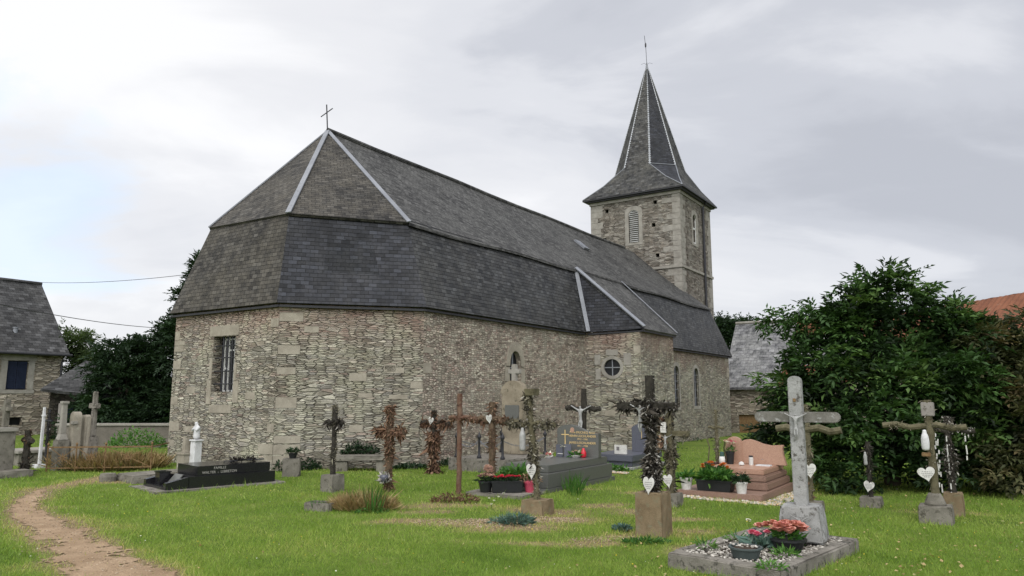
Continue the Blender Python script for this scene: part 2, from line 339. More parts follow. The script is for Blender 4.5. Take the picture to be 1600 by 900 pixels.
M['zinc_light'] = mottled('pale_zinc', (0.30, 0.31, 0.33), (0.42, 0.43, 0.45), None, 3, 9, 0.6, 0.4, 0.0)
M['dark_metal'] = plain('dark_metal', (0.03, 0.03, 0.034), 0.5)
M['rust'] = mottled('rusty_iron', (0.13, 0.07, 0.035), (0.22, 0.15, 0.07), (0.07, 0.045, 0.03), 12, 40, 0.85, 0.2, 0.003)
M['rust_sheet'] = mottled('rusty_sheet', (0.13, 0.052, 0.030), (0.20, 0.082, 0.045), (0.27, 0.18, 0.125), 1.2, 3, 0.85, 0.2, 0.004, 0.6)
M['glass'] = plain('window_glass', (0.010, 0.011, 0.013), 0.35, 0.25)
M['wood_white'] = mottled('white_painted_wood', (0.42, 0.42, 0.40), (0.56, 0.56, 0.54), (0.30, 0.29, 0.27), 5, 25, 0.7, 0.3, 0.002, 0.66)
M['grey_wood'] = mottled('old_grey_wood', (0.18, 0.165, 0.15), (0.27, 0.25, 0.23), None, 4, 20, 0.85, 0.2, 0.004)
M['concrete'] = mottled('weathered_concrete', (0.19, 0.19, 0.18), (0.36, 0.36, 0.35), (0.085, 0.08, 0.07), 3.5, 16, 0.94, 0.15, 0.012, 0.53)
M['concrete_arm'] = mottled('lichen_stained_concrete', (0.10, 0.095, 0.08), (0.22, 0.21, 0.19), (0.34, 0.34, 0.33), 5, 16, 0.95, 0.12, 0.012, 0.55)
M['concrete_dark'] = mottled('dark_weathered_concrete', (0.13, 0.12, 0.10), (0.25, 0.23, 0.20), (0.05, 0.048, 0.04), 4, 12, 0.95, 0.15, 0.02, 0.53)
M['block'] = mottled('brown_stone_block', (0.13, 0.095, 0.055), (0.24, 0.185, 0.115), (0.16, 0.155, 0.10), 4, 12, 0.94, 0.15, 0.012, 0.55)
M['block_grey'] = mottled('grey_stone_block', (0.115, 0.107, 0.088), (0.215, 0.20, 0.168), (0.07, 0.066, 0.05), 4, 10, 0.94, 0.15, 0.012, 0.54)
M['granite_black'] = mottled('black_granite', (0.010, 0.010, 0.011), (0.016, 0.016, 0.018), None, 60, 90, 0.16, 0.5, 0.0)
M['granite_grey'] = mottled('grey_granite', (0.075, 0.077, 0.070), (0.115, 0.117, 0.108), (0.07, 0.07, 0.062), 55, 80, 0.38, 0.5, 0.0)
M['granite_blue'] = mottled('blue_grey_granite', (0.062, 0.066, 0.085), (0.095, 0.10, 0.125), None, 55, 80, 0.4, 0.5, 0.0)
M['granite_pink'] = mottled('pink_granite', (0.30, 0.175, 0.12), (0.42, 0.26, 0.185), (0.22, 0.13, 0.095), 50, 85, 0.4, 0.45, 0.0, 0.55)
M['granite_pink2'] = mottled('dull_pink_granite', (0.19, 0.115, 0.085), (0.27, 0.175, 0.13), (0.15, 0.095, 0.07), 40, 70, 0.5, 0.4, 0.0, 0.55)
M['white'] = mottled('white_enamel', (0.46, 0.45, 0.42), (0.62, 0.61, 0.58), (0.22, 0.19, 0.15), 14, 32, 0.5, 0.4, 0.0, 0.58)
M['plaster'] = mottled('white_plaster', (0.46, 0.46, 0.46), (0.60, 0.60, 0.60), (0.26, 0.26, 0.24), 9, 35, 0.8, 0.3, 0.004, 0.62)
M['pewter'] = mottled('pewter', (0.22, 0.22, 0.21), (0.36, 0.36, 0.35), (0.10, 0.10, 0.10), 20, 50, 0.55, 0.4, 0.003, 0.6)
M['bark_dark'] = mottled('black_crusted_iron', (0.020, 0.018, 0.015), (0.05, 0.045, 0.036), (0.14, 0.14, 0.12), 14, 40, 0.9, 0.15, 0.012, 0.62)
M['bark_brown'] = mottled('brown_crusted_wood', (0.06, 0.042, 0.028), (0.14, 0.10, 0.065), (0.20, 0.17, 0.12), 12, 35, 0.9, 0.15, 0.012, 0.62)
M['bark_red'] = mottled('reddish_rusted_iron', (0.09, 0.04, 0.028), (0.16, 0.11, 0.075), (0.20, 0.18, 0.13), 9, 30, 0.9, 0.15, 0.008, 0.6)
M['bark_moss'] = mottled('mossy_wood', (0.065, 0.058, 0.034), (0.145, 0.13, 0.08), (0.22, 0.21, 0.16), 10, 32, 0.92, 0.15, 0.012, 0.6)
M['trunk'] = mottled('tree_bark', (0.05, 0.04, 0.03), (0.11, 0.09, 0.07), None, 6, 20, 0.95, 0.1, 0.02)
M['soil'] = mottled('dark_soil', (0.04, 0.028, 0.02), (0.08, 0.06, 0.045), None, 14, 40, 0.95, 0.1, 0.02)
M['pot_black'] = plain('black_plastic', (0.016, 0.017, 0.018), 0.45)
M['pot_green'] = plain('dark_grey_green_plastic', (0.055, 0.07, 0.066), 0.55)
M['gold'] = plain('gold_paint', (0.62, 0.45, 0.20), 0.4, 0.5)
M['letter_grey'] = plain('faded_silver_paint', (0.30, 0.29, 0.26), 0.6)
M['ink'] = plain('dark_ink', (0.16, 0.15, 0.15), 0.7)
M['blue_paint'] = mottled('blue_shutter_paint', (0.006, 0.011, 0.028), (0.014, 0.022, 0.05), None, 6, 20, 0.7)
M['red_glass'] = plain('red_plastic', (0.50, 0.015, 0.03), 0.3, 0.5)
M['pebble'] = tinted('pebbles', (0.20, 0.175, 0.14), (0.40, 0.38, 0.34), (0.48, 0.33, 0.18), (0.52, 0.50, 0.46), rough=0.9, trans=0)
M['gravel'] = tinted('grave_gravel', (0.20, 0.18, 0.15), (0.34, 0.32, 0.28), (0.52, 0.49, 0.44), (0.13, 0.12, 0.10), rough=0.95, trans=0)
M['leaf_bush'] = tinted('elder_leaves', (0.008, 0.016, 0.006), (0.018, 0.042, 0.011), (0.040, 0.090, 0.020), (0.085, 0.145, 0.036), trans=0.16)
M['leaf_bush2'] = tinted('olive_leaves', (0.022, 0.028, 0.011), (0.042, 0.050, 0.018), (0.075, 0.080, 0.032), (0.12, 0.095, 0.045), trans=0.18)
M['leaf_dark'] = tinted('dark_tree_leaves', (0.011, 0.024, 0.011), (0.018, 0.038, 0.015), (0.028, 0.058, 0.022), trans=0.2)
M['leaf_mid'] = tinted('tree_leaves', (0.04, 0.065, 0.025), (0.07, 0.11, 0.04), (0.11, 0.15, 0.06), trans=0.3)
M['leaf_plant'] = tinted('plant_leaves', (0.03, 0.09, 0.02), (0.06, 0.16, 0.03), (0.12, 0.24, 0.05), trans=0.3)
M['leaf_ivy'] = tinted('ivy_leaves', (0.012, 0.026, 0.012), (0.022, 0.048, 0.02), (0.04, 0.075, 0.03), trans=0.2)
M['leaf_blue'] = tinted('blue_green_leaves', (0.05, 0.10, 0.085), (0.10, 0.17, 0.14), (0.14, 0.22, 0.17), trans=0.15)
M['straw'] = tinted('dry_grass', (0.22, 0.15, 0.065), (0.40, 0.28, 0.14), (0.52, 0.39, 0.21), (0.17, 0.21, 0.06), trans=0.25)
M['grass'] = tinted('grass_blades', (0.095, 0.170, 0.021), (0.165, 0.268, 0.038), (0.250, 0.340, 0.064), (0.39, 0.39, 0.13), (0.54, 0.42, 0.22), trans=0.35)
M['wither'] = tinted('withered_garland', (0.05, 0.03, 0.02), (0.12, 0.065, 0.04), (0.20, 0.12, 0.075), (0.28, 0.20, 0.13), rough=0.9, trans=0.1)
M['wither_dark'] = tinted('blackened_garland', (0.014, 0.012, 0.010), (0.03, 0.026, 0.02), (0.07, 0.06, 0.045), (0.42, 0.40, 0.36), rough=0.85, trans=0.0)
M['wither_grey'] = tinted('lichened_garland', (0.05, 0.045, 0.03), (0.12, 0.105, 0.07), (0.20, 0.185, 0.13), (0.34, 0.32, 0.26), rough=0.9, trans=0.0)
M['beads_white'] = tinted('white_beads', (0.30, 0.28, 0.25), (0.48, 0.46, 0.42), (0.62, 0.60, 0.56), rough=0.7, trans=0.0)
M['petal_coral'] = tinted('coral_petals', (0.42, 0.13, 0.11), (0.60, 0.26, 0.21), (0.70, 0.42, 0.33), trans=0.2)
M['petal_pink'] = tinted('pink_petals', (0.50, 0.07, 0.16), (0.66, 0.12, 0.22), (0.74, 0.45, 0.48), trans=0.2)
M['petal_red'] = tinted('red_petals', (0.42, 0.015, 0.035), (0.60, 0.03, 0.07), (0.68, 0.07, 0.12), trans=0.2)
M['petal_pale'] = tinted('pale_pink_petals', (0.45, 0.25, 0.20), (0.62, 0.42, 0.36), (0.70, 0.56, 0.48), trans=0.2)
M['petal_orange'] = tinted('orange_petals', (0.50, 0.10, 0.02), (0.66, 0.20, 0.04), (0.72, 0.30, 0.10), trans=0.2)
M['petal_white'] = tinted('white_petals', (0.60, 0.58, 0.50), (0.74, 0.73, 0.68), (0.66, 0.60, 0.42), trans=0.2)
M['petal_mauve'] = tinted('dull_mauve_petals', (0.10, 0.045, 0.05), (0.20, 0.10, 0.10), (0.28, 0.17, 0.15), trans=0.1)
M['petal_yellow'] = tinted('yellow_petals', (0.55, 0.40, 0.02), (0.66, 0.50, 0.05), trans=0.2)

# ------------------------------------------------------------------ foliage helpers
def unit(a): return a / np.maximum(np.linalg.norm(a, axis=-1, keepdims=True), 1e-9)
def leaf_mesh(p, d, nrm, L, Wd, bend=0.15):
    """folded diamond leaves: base p, direction d, normal nrm"""
    d = unit(d); side = unit(np.cross(d, nrm)); nr = np.cross(side, d); L = np.asarray(L)[:, None]; Wd = np.asarray(Wd)[:, None]
    mid = p + d * L * 0.45
    V = np.stack([p, mid + side * Wd * 0.5 + nr * Wd * 0.15, p + d * L - nr * L * bend, mid - side * Wd * 0.5 + nr * Wd * 0.15], 1).reshape(-1, 3)
    k = np.arange(len(p))[:, None] * 4
    Fc = np.concatenate([k + np.array([[0, 1, 2]]), k + np.array([[0, 2, 3]])], 1).reshape(-1, 3)
    return V, Fc
def rdir(rg, n): return unit(rg.normal(size=(n, 3)))
def sprays(rg, p, d, nl, L, Wd, rach, tint, droop=0.35):
    """compound leaves: nl leaflets along a drooping rachis"""
    n = len(p); d = unit(d); side = unit(np.cross(d, np.tile([0, 0, 1.0], (n, 1)) + 0.25 * rg.normal(size=(n, 3)))); up = np.cross(side, d)
    f = np.linspace(0.15, 1, nl)[None, :, None]; sg = np.where(np.arange(nl) % 2 == 0, 1.0, -1.0)[None, :, None]; sg = sg * (f < 0.99)
    ra = np.asarray(rach)[:, None, None]
    q = p[:, None] + d[:, None] * f * ra; q[..., 2] -= (droop * f * f * ra)[..., 0]
    ld = d[:, None] * 0.75 + side[:, None] * sg * 1.0 + 0.22 * rg.normal(size=(n, nl, 3)); ld[..., 2] -= droop * 0.6
    nm = up[:, None] + 0.35 * rg.normal(size=(n, nl, 3))
    m = n * nl
    V, Fc = leaf_mesh(q.reshape(m, 3), ld.reshape(m, 3), nm.reshape(m, 3), L * rg.uniform(0.7, 1.25, m), Wd * rg.uniform(0.7, 1.25, m))
    tt = np.repeat(np.clip(np.repeat(tint, nl) + rg.normal(0, 0.08, m), 0, 1), 2)
    return V, Fc, tt
def crown(rg, blobs, n, nl, L, Wd, rach, shell=0.5, tb=0.45, tv=0.2, droop=0.35, up=0.25):
    """leaf sprays gathered in clumps through the volume of overlapping ellipsoids; blobs = (centre, radii)"""
    c = np.array([b[0] for b in blobs], float); r = np.array([b[1] for b in blobs], float)
    wgt = (r[:, 0] * r[:, 1] * r[:, 2]) ** (2 / 3); wgt /= wgt.sum()
    ncl = max(8, n // 22); k = rg.choice(len(c), ncl, p=wgt); dd = rdir(rg, ncl); dd[:, 2] = np.where(dd[:, 2] < -0.5, -dd[:, 2], dd[:, 2])
    fr = 1 - shell * rg.random(ncl) ** 2.0
    cen = c[k] + dd * r[k] * fr[:, None] * rg.uniform(0.86, 1.10, ncl)[:, None]; ct = np.clip(tb + rg.normal(0, tv, ncl), 0, 1)
    size = rg.uniform(0.6, 1.3, ncl) * rach * 1.3
    j = rg.integers(0, ncl, n); off = rdir(rg, n) * (size[j] * rg.random(n) ** 0.5)[:, None] * np.array([1, 1, 0.85])
    p = cen[j] + off; d = unit(dd[j] * 0.8 + unit(off + 1e-6) * 0.5 + 0.6 * rg.normal(size=(n, 3)) * np.array([1, 1, 0.8])); d[:, 2] = d[:, 2] * 0.8 + up
    return sprays(rg, p, d, nl, L, Wd, rach * rg.uniform(0.6, 1.3, n), ct[j], droop)
def cat(*parts):
    V = []; Fs = []; T = []; k = 0
    for v, f, t in parts: V.append(v); Fs.append(f + k); T.append(t); k += len(v)
    return np.concatenate(V), np.concatenate(Fs), np.concatenate(T)
def clump(rg, n, rad, h, L, Wd, flare=0.5, base=(0, 0, 0), tb=0.5, tv=0.25, dome=True, ry=None):
    """a tuft: leaves on a low dome"""
    a = rg.uniform(0, 2 * math.pi, n); rr = np.sqrt(rg.random(n)); ry = ry or rad
    z = h * rg.random(n) * (np.sqrt(np.clip(1 - rr * rr, 0.05, 1)) if dome else 1)
    p = np.stack([base[0] + rad * rr * np.cos(a), base[1] + ry * rr * np.sin(a), base[2] + z], 1)
    d = np.stack([np.cos(a) * flare, np.sin(a) * flare, np.full(n, 0.6)], 1) + 0.45 * rg.normal(size=(n, 3))
    V, Fc = leaf_mesh(p, d, rdir(rg, n) + np.array([0, 0, 0.8]), L * rg.uniform(0.6, 1.3, n), Wd * rg.uniform(0.7, 1.2, n), 0.2)
    return V, Fc, np.repeat(np.clip(tb + rg.normal(0, tv, n), 0, 1), 2)
def tuft(rg, n, rad, h, wd=0.008, base=(0, 0, 0), tb=0.5, tv=0.25, lean=0.35, ry=None):
    """upright blades from the ground"""
    a = rg.uniform(0, 2 * math.pi, n); rr = np.sqrt(rg.random(n)); ry = ry or rad
    p = np.stack([base[0] + rad * rr * np.cos(a), base[1] + ry * rr * np.sin(a), np.full(n, base[2])], 1)
    d = np.stack([np.cos(a) * lean * rr, np.sin(a) * lean * rr, np.ones(n)], 1) + lean * 0.6 * rg.normal(size=(n, 3)) * np.array([1, 1, 0.2])
    V, Fc = leaf_mesh(p, d, rdir(rg, n) * np.array([1, 1, 0.1]), h * rg.uniform(0.5, 1.15, n), np.full(n, wd), 0.12)
    return V, Fc, np.repeat(np.clip(tb + rg.normal(0, tv, n), 0, 1), 2)
def petal_mesh(p, d, nrm, L, Wd):
    d = unit(d); side = unit(np.cross(d, nrm)); nr = np.cross(side, d); L = np.asarray(L)[:, None]; Wd = np.asarray(Wd)[:, None]
    V = np.stack([p, p + d * L * .45 + side * Wd * .48 + nr * L * .16, p + d * L * .85 + side * Wd * .38 + nr * L * .10, p + d * L - nr * L * .05, p + d * L * .85 - side * Wd * .38 + nr * L * .10, p + d * L * .45 - side * Wd * .48 + nr * L * .16], 1).reshape(-1, 3)
    k = np.arange(len(p))[:, None] * 6
    return V, np.concatenate([k + np.array([[0, 1, 5]]), k + np.array([[1, 2, 5]]), k + np.array([[2, 4, 5]]), k + np.array([[2, 3, 4]])], 1).reshape(-1, 3)
def rose(rg, c, r, rows=3, tb=0.5):
    """a bloom: whorls of cupped petals"""
    P = []; D = []; NN = []; LL = []; TT = []
    for k in range(rows):
        m = 5 + 2 * k; a = np.linspace(0, 2 * math.pi, m, endpoint=False) + rg.random() * 3; op = (k + 0.5) / rows
        rad = np.stack([np.cos(a), np.sin(a), np.zeros(m)], 1)
        P.append(np.asarray(c) + rad * r * 0.10 * k + np.array([0, 0, -0.12 * r * k])); D.append(rad * op * 1.0 + np.array([0, 0, 1.15 - 0.7 * op]) + 0.15 * rg.normal(size=(m, 3)))
        NN.append(-rad * (1 - op * 0.6) + np.array([0, 0, op])); LL.append(np.full(m, r * (0.55 + 0.4 * op))); TT.append(np.clip(tb + 0.35 * (op - 0.5) + rg.normal(0, 0.12, m), 0, 1))
    P, D, NN, LL, TT = map(np.concatenate, (P, D, NN, LL, TT))
    V, Fc = petal_mesh(P, D, NN, LL, LL * 1.15); return V, Fc, np.repeat(TT, 4)
def flakes(rg, segs, n, rad, L, Wd, droop=0.6, tb=0.4, tv=0.28):
    """ragged remains of a garland wound round straight pieces; segs = (a, b)"""
    n = int(n * 2.1); ln = np.array([np.linalg.norm(np.subtract(b, a)) for a, b in segs]); k = rg.choice(len(segs), n, p=ln / ln.sum())
    A = np.array([s_[0] for s_ in segs], float)[k]; B = np.array([s_[1] for s_ in segs], float)[k]
    p = A + (B - A) * rg.random(n)[:, None]; ax = unit(B - A); o = rdir(rg, n); o = unit(o - ax * (o * ax).sum(1)[:, None])
    wob = 0.7 + 0.5 * np.sin(p[:, 2] * 9 + p[:, 0] * 11 + 1.3)
    p = p + o * (rad * .78 * wob * rg.uniform(0.5, 1.1, n))[:, None]
    d = o * 0.7 + 0.6 * rg.normal(size=(n, 3)); d[:, 2] -= droop
    V, Fc = leaf_mesh(p, d, rdir(rg, n), L * .6 * rg.gamma(3, .33, n), Wd * .55 * rg.uniform(0.5, 1.4, n), 0.3)
    return V, Fc, np.repeat(np.clip(tb + rg.normal(0, tv, n), 0, 1), 2)
def stones(rg, p, r, squash=0.6):
    """small angular pebbles"""
    t = (1 + 5 ** 0.5) / 2
    b = unit(np.array([(-1, t, 0), (1, t, 0), (-1, -t, 0), (1, -t, 0), (0, -1, t), (0, 1, t), (0, -1, -t), (0, 1, -t), (t, 0, -1), (t, 0, 1), (-t, 0, -1), (-t, 0, 1)], float))
    f = np.array([(0, 11, 5), (0, 5, 1), (0, 1, 7), (0, 7, 10), (0, 10, 11), (1, 5, 9), (5, 11, 4), (11, 10, 2), (10, 7, 6), (7, 1, 8), (3, 9, 4), (3, 4, 2), (3, 2, 6), (3, 6, 8), (3, 8, 9), (4, 9, 5), (2, 4, 11), (6, 2, 10), (8, 6, 7), (9, 8, 1)])
    n = len(p); sc_ = (np.asarray(r)[:, None] * rg.uniform(0.6, 1.3, (n, 3)))[:, None] * np.array([1, 1, squash])
    V = (p[:, None] + b[None] * sc_ * rg.uniform(0.75, 1.2, (n, 12, 1))).reshape(-1, 3)
    Fc = (np.arange(n)[:, None, None] * 12 + f[None]).reshape(-1, 3)
    return V, Fc, np.repeat(rg.random(n), 20)
def text(s_, size, m, parent, l, rot, name='inscription', depth=0.002):
    cu = bpy.data.curves.new(name, 'FONT'); cu.body = s_; cu.size = size; cu.extrude = depth; cu.align_x = 'CENTER'; cu.align_y = 'CENTER'
    tmp = bpy.data.objects.new(name, cu); col.objects.link(tmp); bpy.context.view_layer.update()
    me = bpy.data.meshes.new_from_object(tmp.evaluated_get(bpy.context.evaluated_depsgraph_get())); bpy.data.objects.remove(tmp)
    me.name = name; me.materials.clear(); me.materials.append(m)
    o = bpy.data.objects.new(name, me); col.objects.link(o); o.parent = parent; o.location = l; o.rotation_euler = rot; return o
def skin_figure(name, pts, edges, rad, m, parent, l=(0, 0, 0), root=0):
    me = bpy.data.meshes.new(name); me.from_pydata(pts, edges, []); me.update()
    o = bpy.data.objects.new(name, me); col.objects.link(o); mod = o.modifiers.new('skin', 'SKIN')
    for i, v in enumerate(me.skin_vertices[0].data): v.radius = (rad[i], rad[i]) if not isinstance(rad[i], tuple) else rad[i]; v.use_root = (i == root)
    sb = o.modifiers.new('sub', 'SUBSURF'); sb.levels = 2; sb.render_levels = 2
    bpy.context.view_layer.update()
    me2 = bpy.data.meshes.new_from_object(o.evaluated_get(bpy.context.evaluated_depsgraph_get())); bpy.data.objects.remove(o)
    me2.name = name; me2.materials.clear(); me2.materials.append(m); me2.polygons.foreach_set('use_smooth', [True] * len(me2.polygons))
    q = bpy.data.objects.new(name, me2); col.objects.link(q); q.parent = parent; q.location = l; return q
def corpus(parent, l, h, m):
    """crucified figure, h tall from feet to crown, front towards -y; origin at the arms' level"""
    k = h; P3 = [(0, -.06, -.42), (0, -.075, -.16), (0, -.07, .02), (0, -.08, .09), (0.01, -.10, .17), (-.10, -.06, .03), (.10, -.06, .03), (-.24, -.05, .10), (.24, -.05, .10), (-.42, -.03, .20), (.42, -.03, .20),
                 (-.05, -.08, -.44), (.05, -.08, -.44), (-.04, -.14, -.63), (.045, -.13, -.63), (-.01, -.06, -.82), (.015, -.07, -.82), (0.012, -.12, .10)]
    E3 = [(0, 1), (1, 2), (2, 3), (3, 4), (2, 5), (2, 6), (5, 7), (6, 8), (7, 9), (8, 10), (0, 11), (0, 12), (11, 13), (12, 14), (13, 15), (14, 16)]
    Rr = [.06, .062, .075, .028, .052, .036, .036, .024, .024, .016, .016, .048, .048, .034, .034, .022, .022]
    return skin_figure('crucifix_figure', [tuple(c * k for c in q) for q in P3[:17]], E3, [r * k for r in Rr], m, parent, l)
def heart_outline(wd, h):
    q = []
    for i in range(28):
        a = 2 * math.pi * i / 28; x = 16 * math.sin(a) ** 3; y = 13 * math.cos(a) - 5 * math.cos(2 * a) - 2 * math.cos(3 * a) - math.cos(4 * a)
        q.append((x / 32 * wd, (y + 2.5) / 29 * h))
    return q[::-1]
def heart(parent, c, wd, h, m=None, lines=True):
    ta = 0.22 * math.sin(c[0] * 77 + c[2] * 41); ca_, sa_ = math.cos(ta), math.sin(ta)
    hb = MB().prism([(c[0] + x * ca_ - z * sa_, c[2] + x * sa_ + z * ca_) for x, z in heart_outline(wd, h)], c[1] - 0.012, c[1]).build('heart_plaque', m or M['white'], parent, 0.003)
    if lines:
        mb = MB()
        rn = random.Random(int(c[0] * 900 + c[2] * 700))
        for i, (zz, ww) in enumerate(((0.20, .55), (0.08, .62), (-0.04, .5), (-0.15, .34))):
            x = -ww / 2 * wd
            while x < ww / 2 * wd:
                l_ = rn.uniform(.05, .13) * wd; mb.box((c[0] + x + l_ / 2, c[1] - 0.0135, c[2] + zz * h - 0.003), (l_ * .8, 0.002, 0.022 * h + 0.002)); x += l_ + 0.02 * wd
        mb.build('lettering', M['ink'], hb)
    return hb

# ------------------------------------------------------------------ ground
rg = np.random.default_rng(7)
def axis(lo, hi, st, far):
    a = np.arange(lo, hi + 1e-6, st); f = np.array(far); return np.concatenate([lo - f[::-1], a, hi + f])
gx = axis(-15, 14, 0.125, [1, 3, 8, 20, 50, 150, 500, 2500]); gy = axis(3.5, 30, 0.125, [1, 3, 8, 20, 50, 150, 500, 2500])
def seg_d(x, y, pts):
    """distance to a polyline of (point, half width), in half widths"""
    best = np.full(np.shape(x), 99.0)
    for (a, ra), (b, rb) in zip(pts[:-1], pts[1:]):
        dx, dy = b[0] - a[0], b[1] - a[1]; t = np.clip(((x - a[0]) * dx + (y - a[1]) * dy) / (dx * dx + dy * dy), 0, 1)
        best = np.minimum(best, np.hypot(x - a[0] - t * dx, y - a[1] - t * dy) / (ra + (rb - ra) * t))
    return best
path_pts = [(G(px, py), r_) for px, py, r_ in ((232, 960, .44), (190, 905, .40), (140, 868, .36), (88, 832, .31), (50, 812, .26), (38, 795, .22), (50, 776, .16), (66, 766, .09))]
path_faint = [(G(px, py), r_) for px, py, r_ in ((150, 878, .75), (88, 835, .75), (40, 800, .7), (46, 785, .55), (66, 765, .55), (130, 752, .40), (190, 742, .30))]
dry_spots = [(G(px, py), a, b) for px, py, a, b in ((745, 818, 1.05, .42), (860, 812, .75, .45), (985, 838, .75, .28), (660, 800, .75, .35), (1085, 858, .5, .35), (800, 825, .9, .4), (900, 765, .5, .25), (1000, 770, .4, .3), (1060, 812, .6, .25), (560, 790, .7, .5), (940, 850, .7, .25), (690, 790, 1.2, .5), (850, 800, 1.3, .45), (620, 815, .8, .3), (1000, 800, .8, .5), (930, 790, .6, .4), (820, 850, 1.0, .15), (1100, 830, .5, .3), (1480, 800, .7, .3), (200, 752, .9, .35))]
def lump(x, y, s_=1.0, o=0.0): return (np.sin(x * 2.3 * s_ + 1.7 * np.sin(y * 1.9 * s_ + o)) + np.sin(y * 2.9 * s_ + 1.3 * np.sin(x * 2.1 * s_ - o)) + np.sin((x + y) * 5.3 * s_ + o) * .6) / 2.6
def bare(x, y): return np.clip(1.35 - seg_d(x, y, path_pts) + 0.38 * lump(x, y, 1.3, 1) + 0.34 * lump(x, y, 4.1, 2) + 0.3 * lump(x, y, 11, 3), 0, 1)
def dry(x, y):
    v = np.clip(1.2 - seg_d(x, y, path_faint) + 0.3 * lump(x, y, 1.6), 0, 1) * 0.8
    v = np.maximum(v, np.clip(1.7 - seg_d(x, y, path_pts) + .3 * lump(x, y, 3.1, 2), 0, 1) * .95)
    for p, a, b in dry_spots:
        v = np.maximum(v, np.clip(1.3 - np.hypot((x - p[0]) / a, (y - p[1]) / b) + 0.35 * lump(x, y, 1.8, p[0]), 0, 1) * 0.85)
    return np.clip(v + 0.30 * np.clip(lump(x, y, .5, 4), 0, 1), 0, 1)
XX, YY = np.meshgrid(gx, gy)
near = (XX > -16) & (XX < 15.1) & (YY < 31.1) & (YY > 2.4)
ZZ = np.where(near, gz(XX, YY), gz(np.clip(XX, -15, 14), np.clip(YY, 3.5, 30)))
nx, ny = len(gx), len(gy)
Vg = np.stack([XX, YY, ZZ], -1).reshape(-1, 3)
ii = (np.arange(ny - 1)[:, None] * nx + np.arange(nx - 1)[None]).reshape(-1, 1)
Fg = np.concatenate([ii, ii + 1, ii + nx + 1, ii + nx], 1)
t = NT('grassy_ground'); ob = t.co.outputs['Object']
at = t.n('ShaderNodeAttribute', attribute_name='dry')
gn = t.noise(ob, 1.1, 6, 0.65); gf = t.noise(ob, 28, 4, 0.7)
gcol = t.ramp(gn, (0.3, (0.07, 0.12, 0.018)), (0.55, (0.12, 0.17, 0.032)), (0.75, (0.19, 0.20, 0.065)))
gcol = t.mix(t.ramp(at.outputs['Fac'], (0.35, 0.0), (0.85, 0.95)), gcol, t.ramp(gf, (0.3, (0.12, 0.095, 0.05)), (0.7, (0.34, 0.25, 0.15))))
gcol = t.mix(0.7, gcol, t.ramp(gf, (0.25, 0.45), (0.75, 1.4)), 'MULTIPLY')
t.bump(t.math('ADD', gf, t.math('MULTIPLY', gn, .5)), 0.03, 1.0); t.done(gcol, 0.95, 0.1)
gr = np_obj('ground', Vg, Fg, t.m, smooth=True); tag(gr, 'mown churchyard lawn around the graves', None, None, 'structure')
a_ = gr.data.attributes.new('dry', 'FLOAT', 'POINT'); a_.data.foreach_set('value', dry(XX, YY).ravel().astype(np.float32))
# the trodden path: a ragged sheet just above the soil
px_ = np.arange(-11.2, -2.0, 0.035); py_ = np.arange(4.6, 14.5, 0.035); PX, PY = np.meshgrid(px_, py_)
bm_ = bare(PX, PY); pnx = len(px_)
keep = (bm_[:-1, :-1] > .56) & (bm_[1:, 1:] > .56)
ii = (np.arange(len(py_) - 1)[:, None] * pnx + np.arange(pnx - 1)[None])[keep].reshape(-1, 1)
Fp = np.concatenate([ii, ii + 1, ii + pnx + 1, ii + pnx], 1); used, inv = np.unique(Fp, return_inverse=True)
Vp = np.stack([PX, PY, gz(PX, PY) + 0.006 + 0.006 * lump(PX, PY, 6)], -1).reshape(-1, 3)[used]
t = NT('trodden_earth'); ob = t.co.outputs['Object']
d1 = t.noise(ob, 2.2, 6, 0.7); d2 = t.noise(ob, 55, 4, 0.75)
pc = t.ramp(d1, (0.3, (0.26, 0.18, 0.11)), (0.7, (0.44, 0.32, 0.21))); pc = t.mix(0.75, pc, t.ramp(d2, (0.25, 0.5), (0.75, 1.4)), 'MULTIPLY')
t.bump(t.math('ADD', d1, d2), 0.02, 1.0); t.done(pc, 0.97, 0.1)
tag(np_obj('dirt_path', Vp, inv.reshape(-1, 4), t.m, smooth=True), 'bare trodden earth path curving through the grass at the left', None, None, 'structure')

# ------------------------------------------------------------------ the church
ch = thing('church', 'old rubble stone village church with long slate roof, polygonal east end and spired tower', 'church', (O[0], O[1], 0))
def panel(mb, a, b, z0, z1, holes=(), depth=0.3):
    """upright wall from a to b (outside on the right hand); holes = outlines in (distance along, z) with reveals"""
    a, b = Vector((*a, 0)), Vector((*b, 0)); d = (b - a); L = d.length; d.normalize(); inn = Vector((-d.y, d.x, 0))
    bm = bmesh.new(); allv = []
    def loop(pts):
        vs = [bm.verts.new((x, z, 0)) for x, z in pts]
        return [bm.edges.new((vs[i], vs[(i + 1) % len(vs)])) for i in range(len(vs))]
    es = loop([(0, z0), (L, z0), (L, z1), (0, z1)])
    for h in holes: es += loop(h)
    bmesh.ops.triangle_fill(bm, use_beauty=True, edges=es)
    bm.verts.index_update()
    mb.add([a + d * v.co.x + Vector((0, 0, v.co.y)) for v in bm.verts], [tuple(v.index for v in f.verts) for f in bm.faces]); bm.free()
    for h in holes:
        n = len(h); q = [a + d * x + Vector((0, 0, z)) for x, z in h]
        mb.add(q + [p + inn * depth for p in q], [(i, (i + 1) % n, (i + 1) % n + n, i + n) for i in range(n)])
    return lambda x, z, o=0.0: a + d * x + Vector((0, 0, z)) - inn * o
def rect(x0, x1, z0, z1): return [(x0, z0), (x1, z0), (x1, z1), (x0, z1)]
def arch(x, wd, z0, z1, pointed=False, n=10):
    r = wd / 2; q = [(x - r, z0), (x + r, z0)]; zs = z1 - (r * 1.5 if pointed else r)
    for i in range(n + 1):
        a = math.pi * i / n
        q.append((x + r * math.cos(a), zs + ((r * 1.5) * math.sin(a) ** 0.8 if pointed else r * math.sin(a))))
    return q
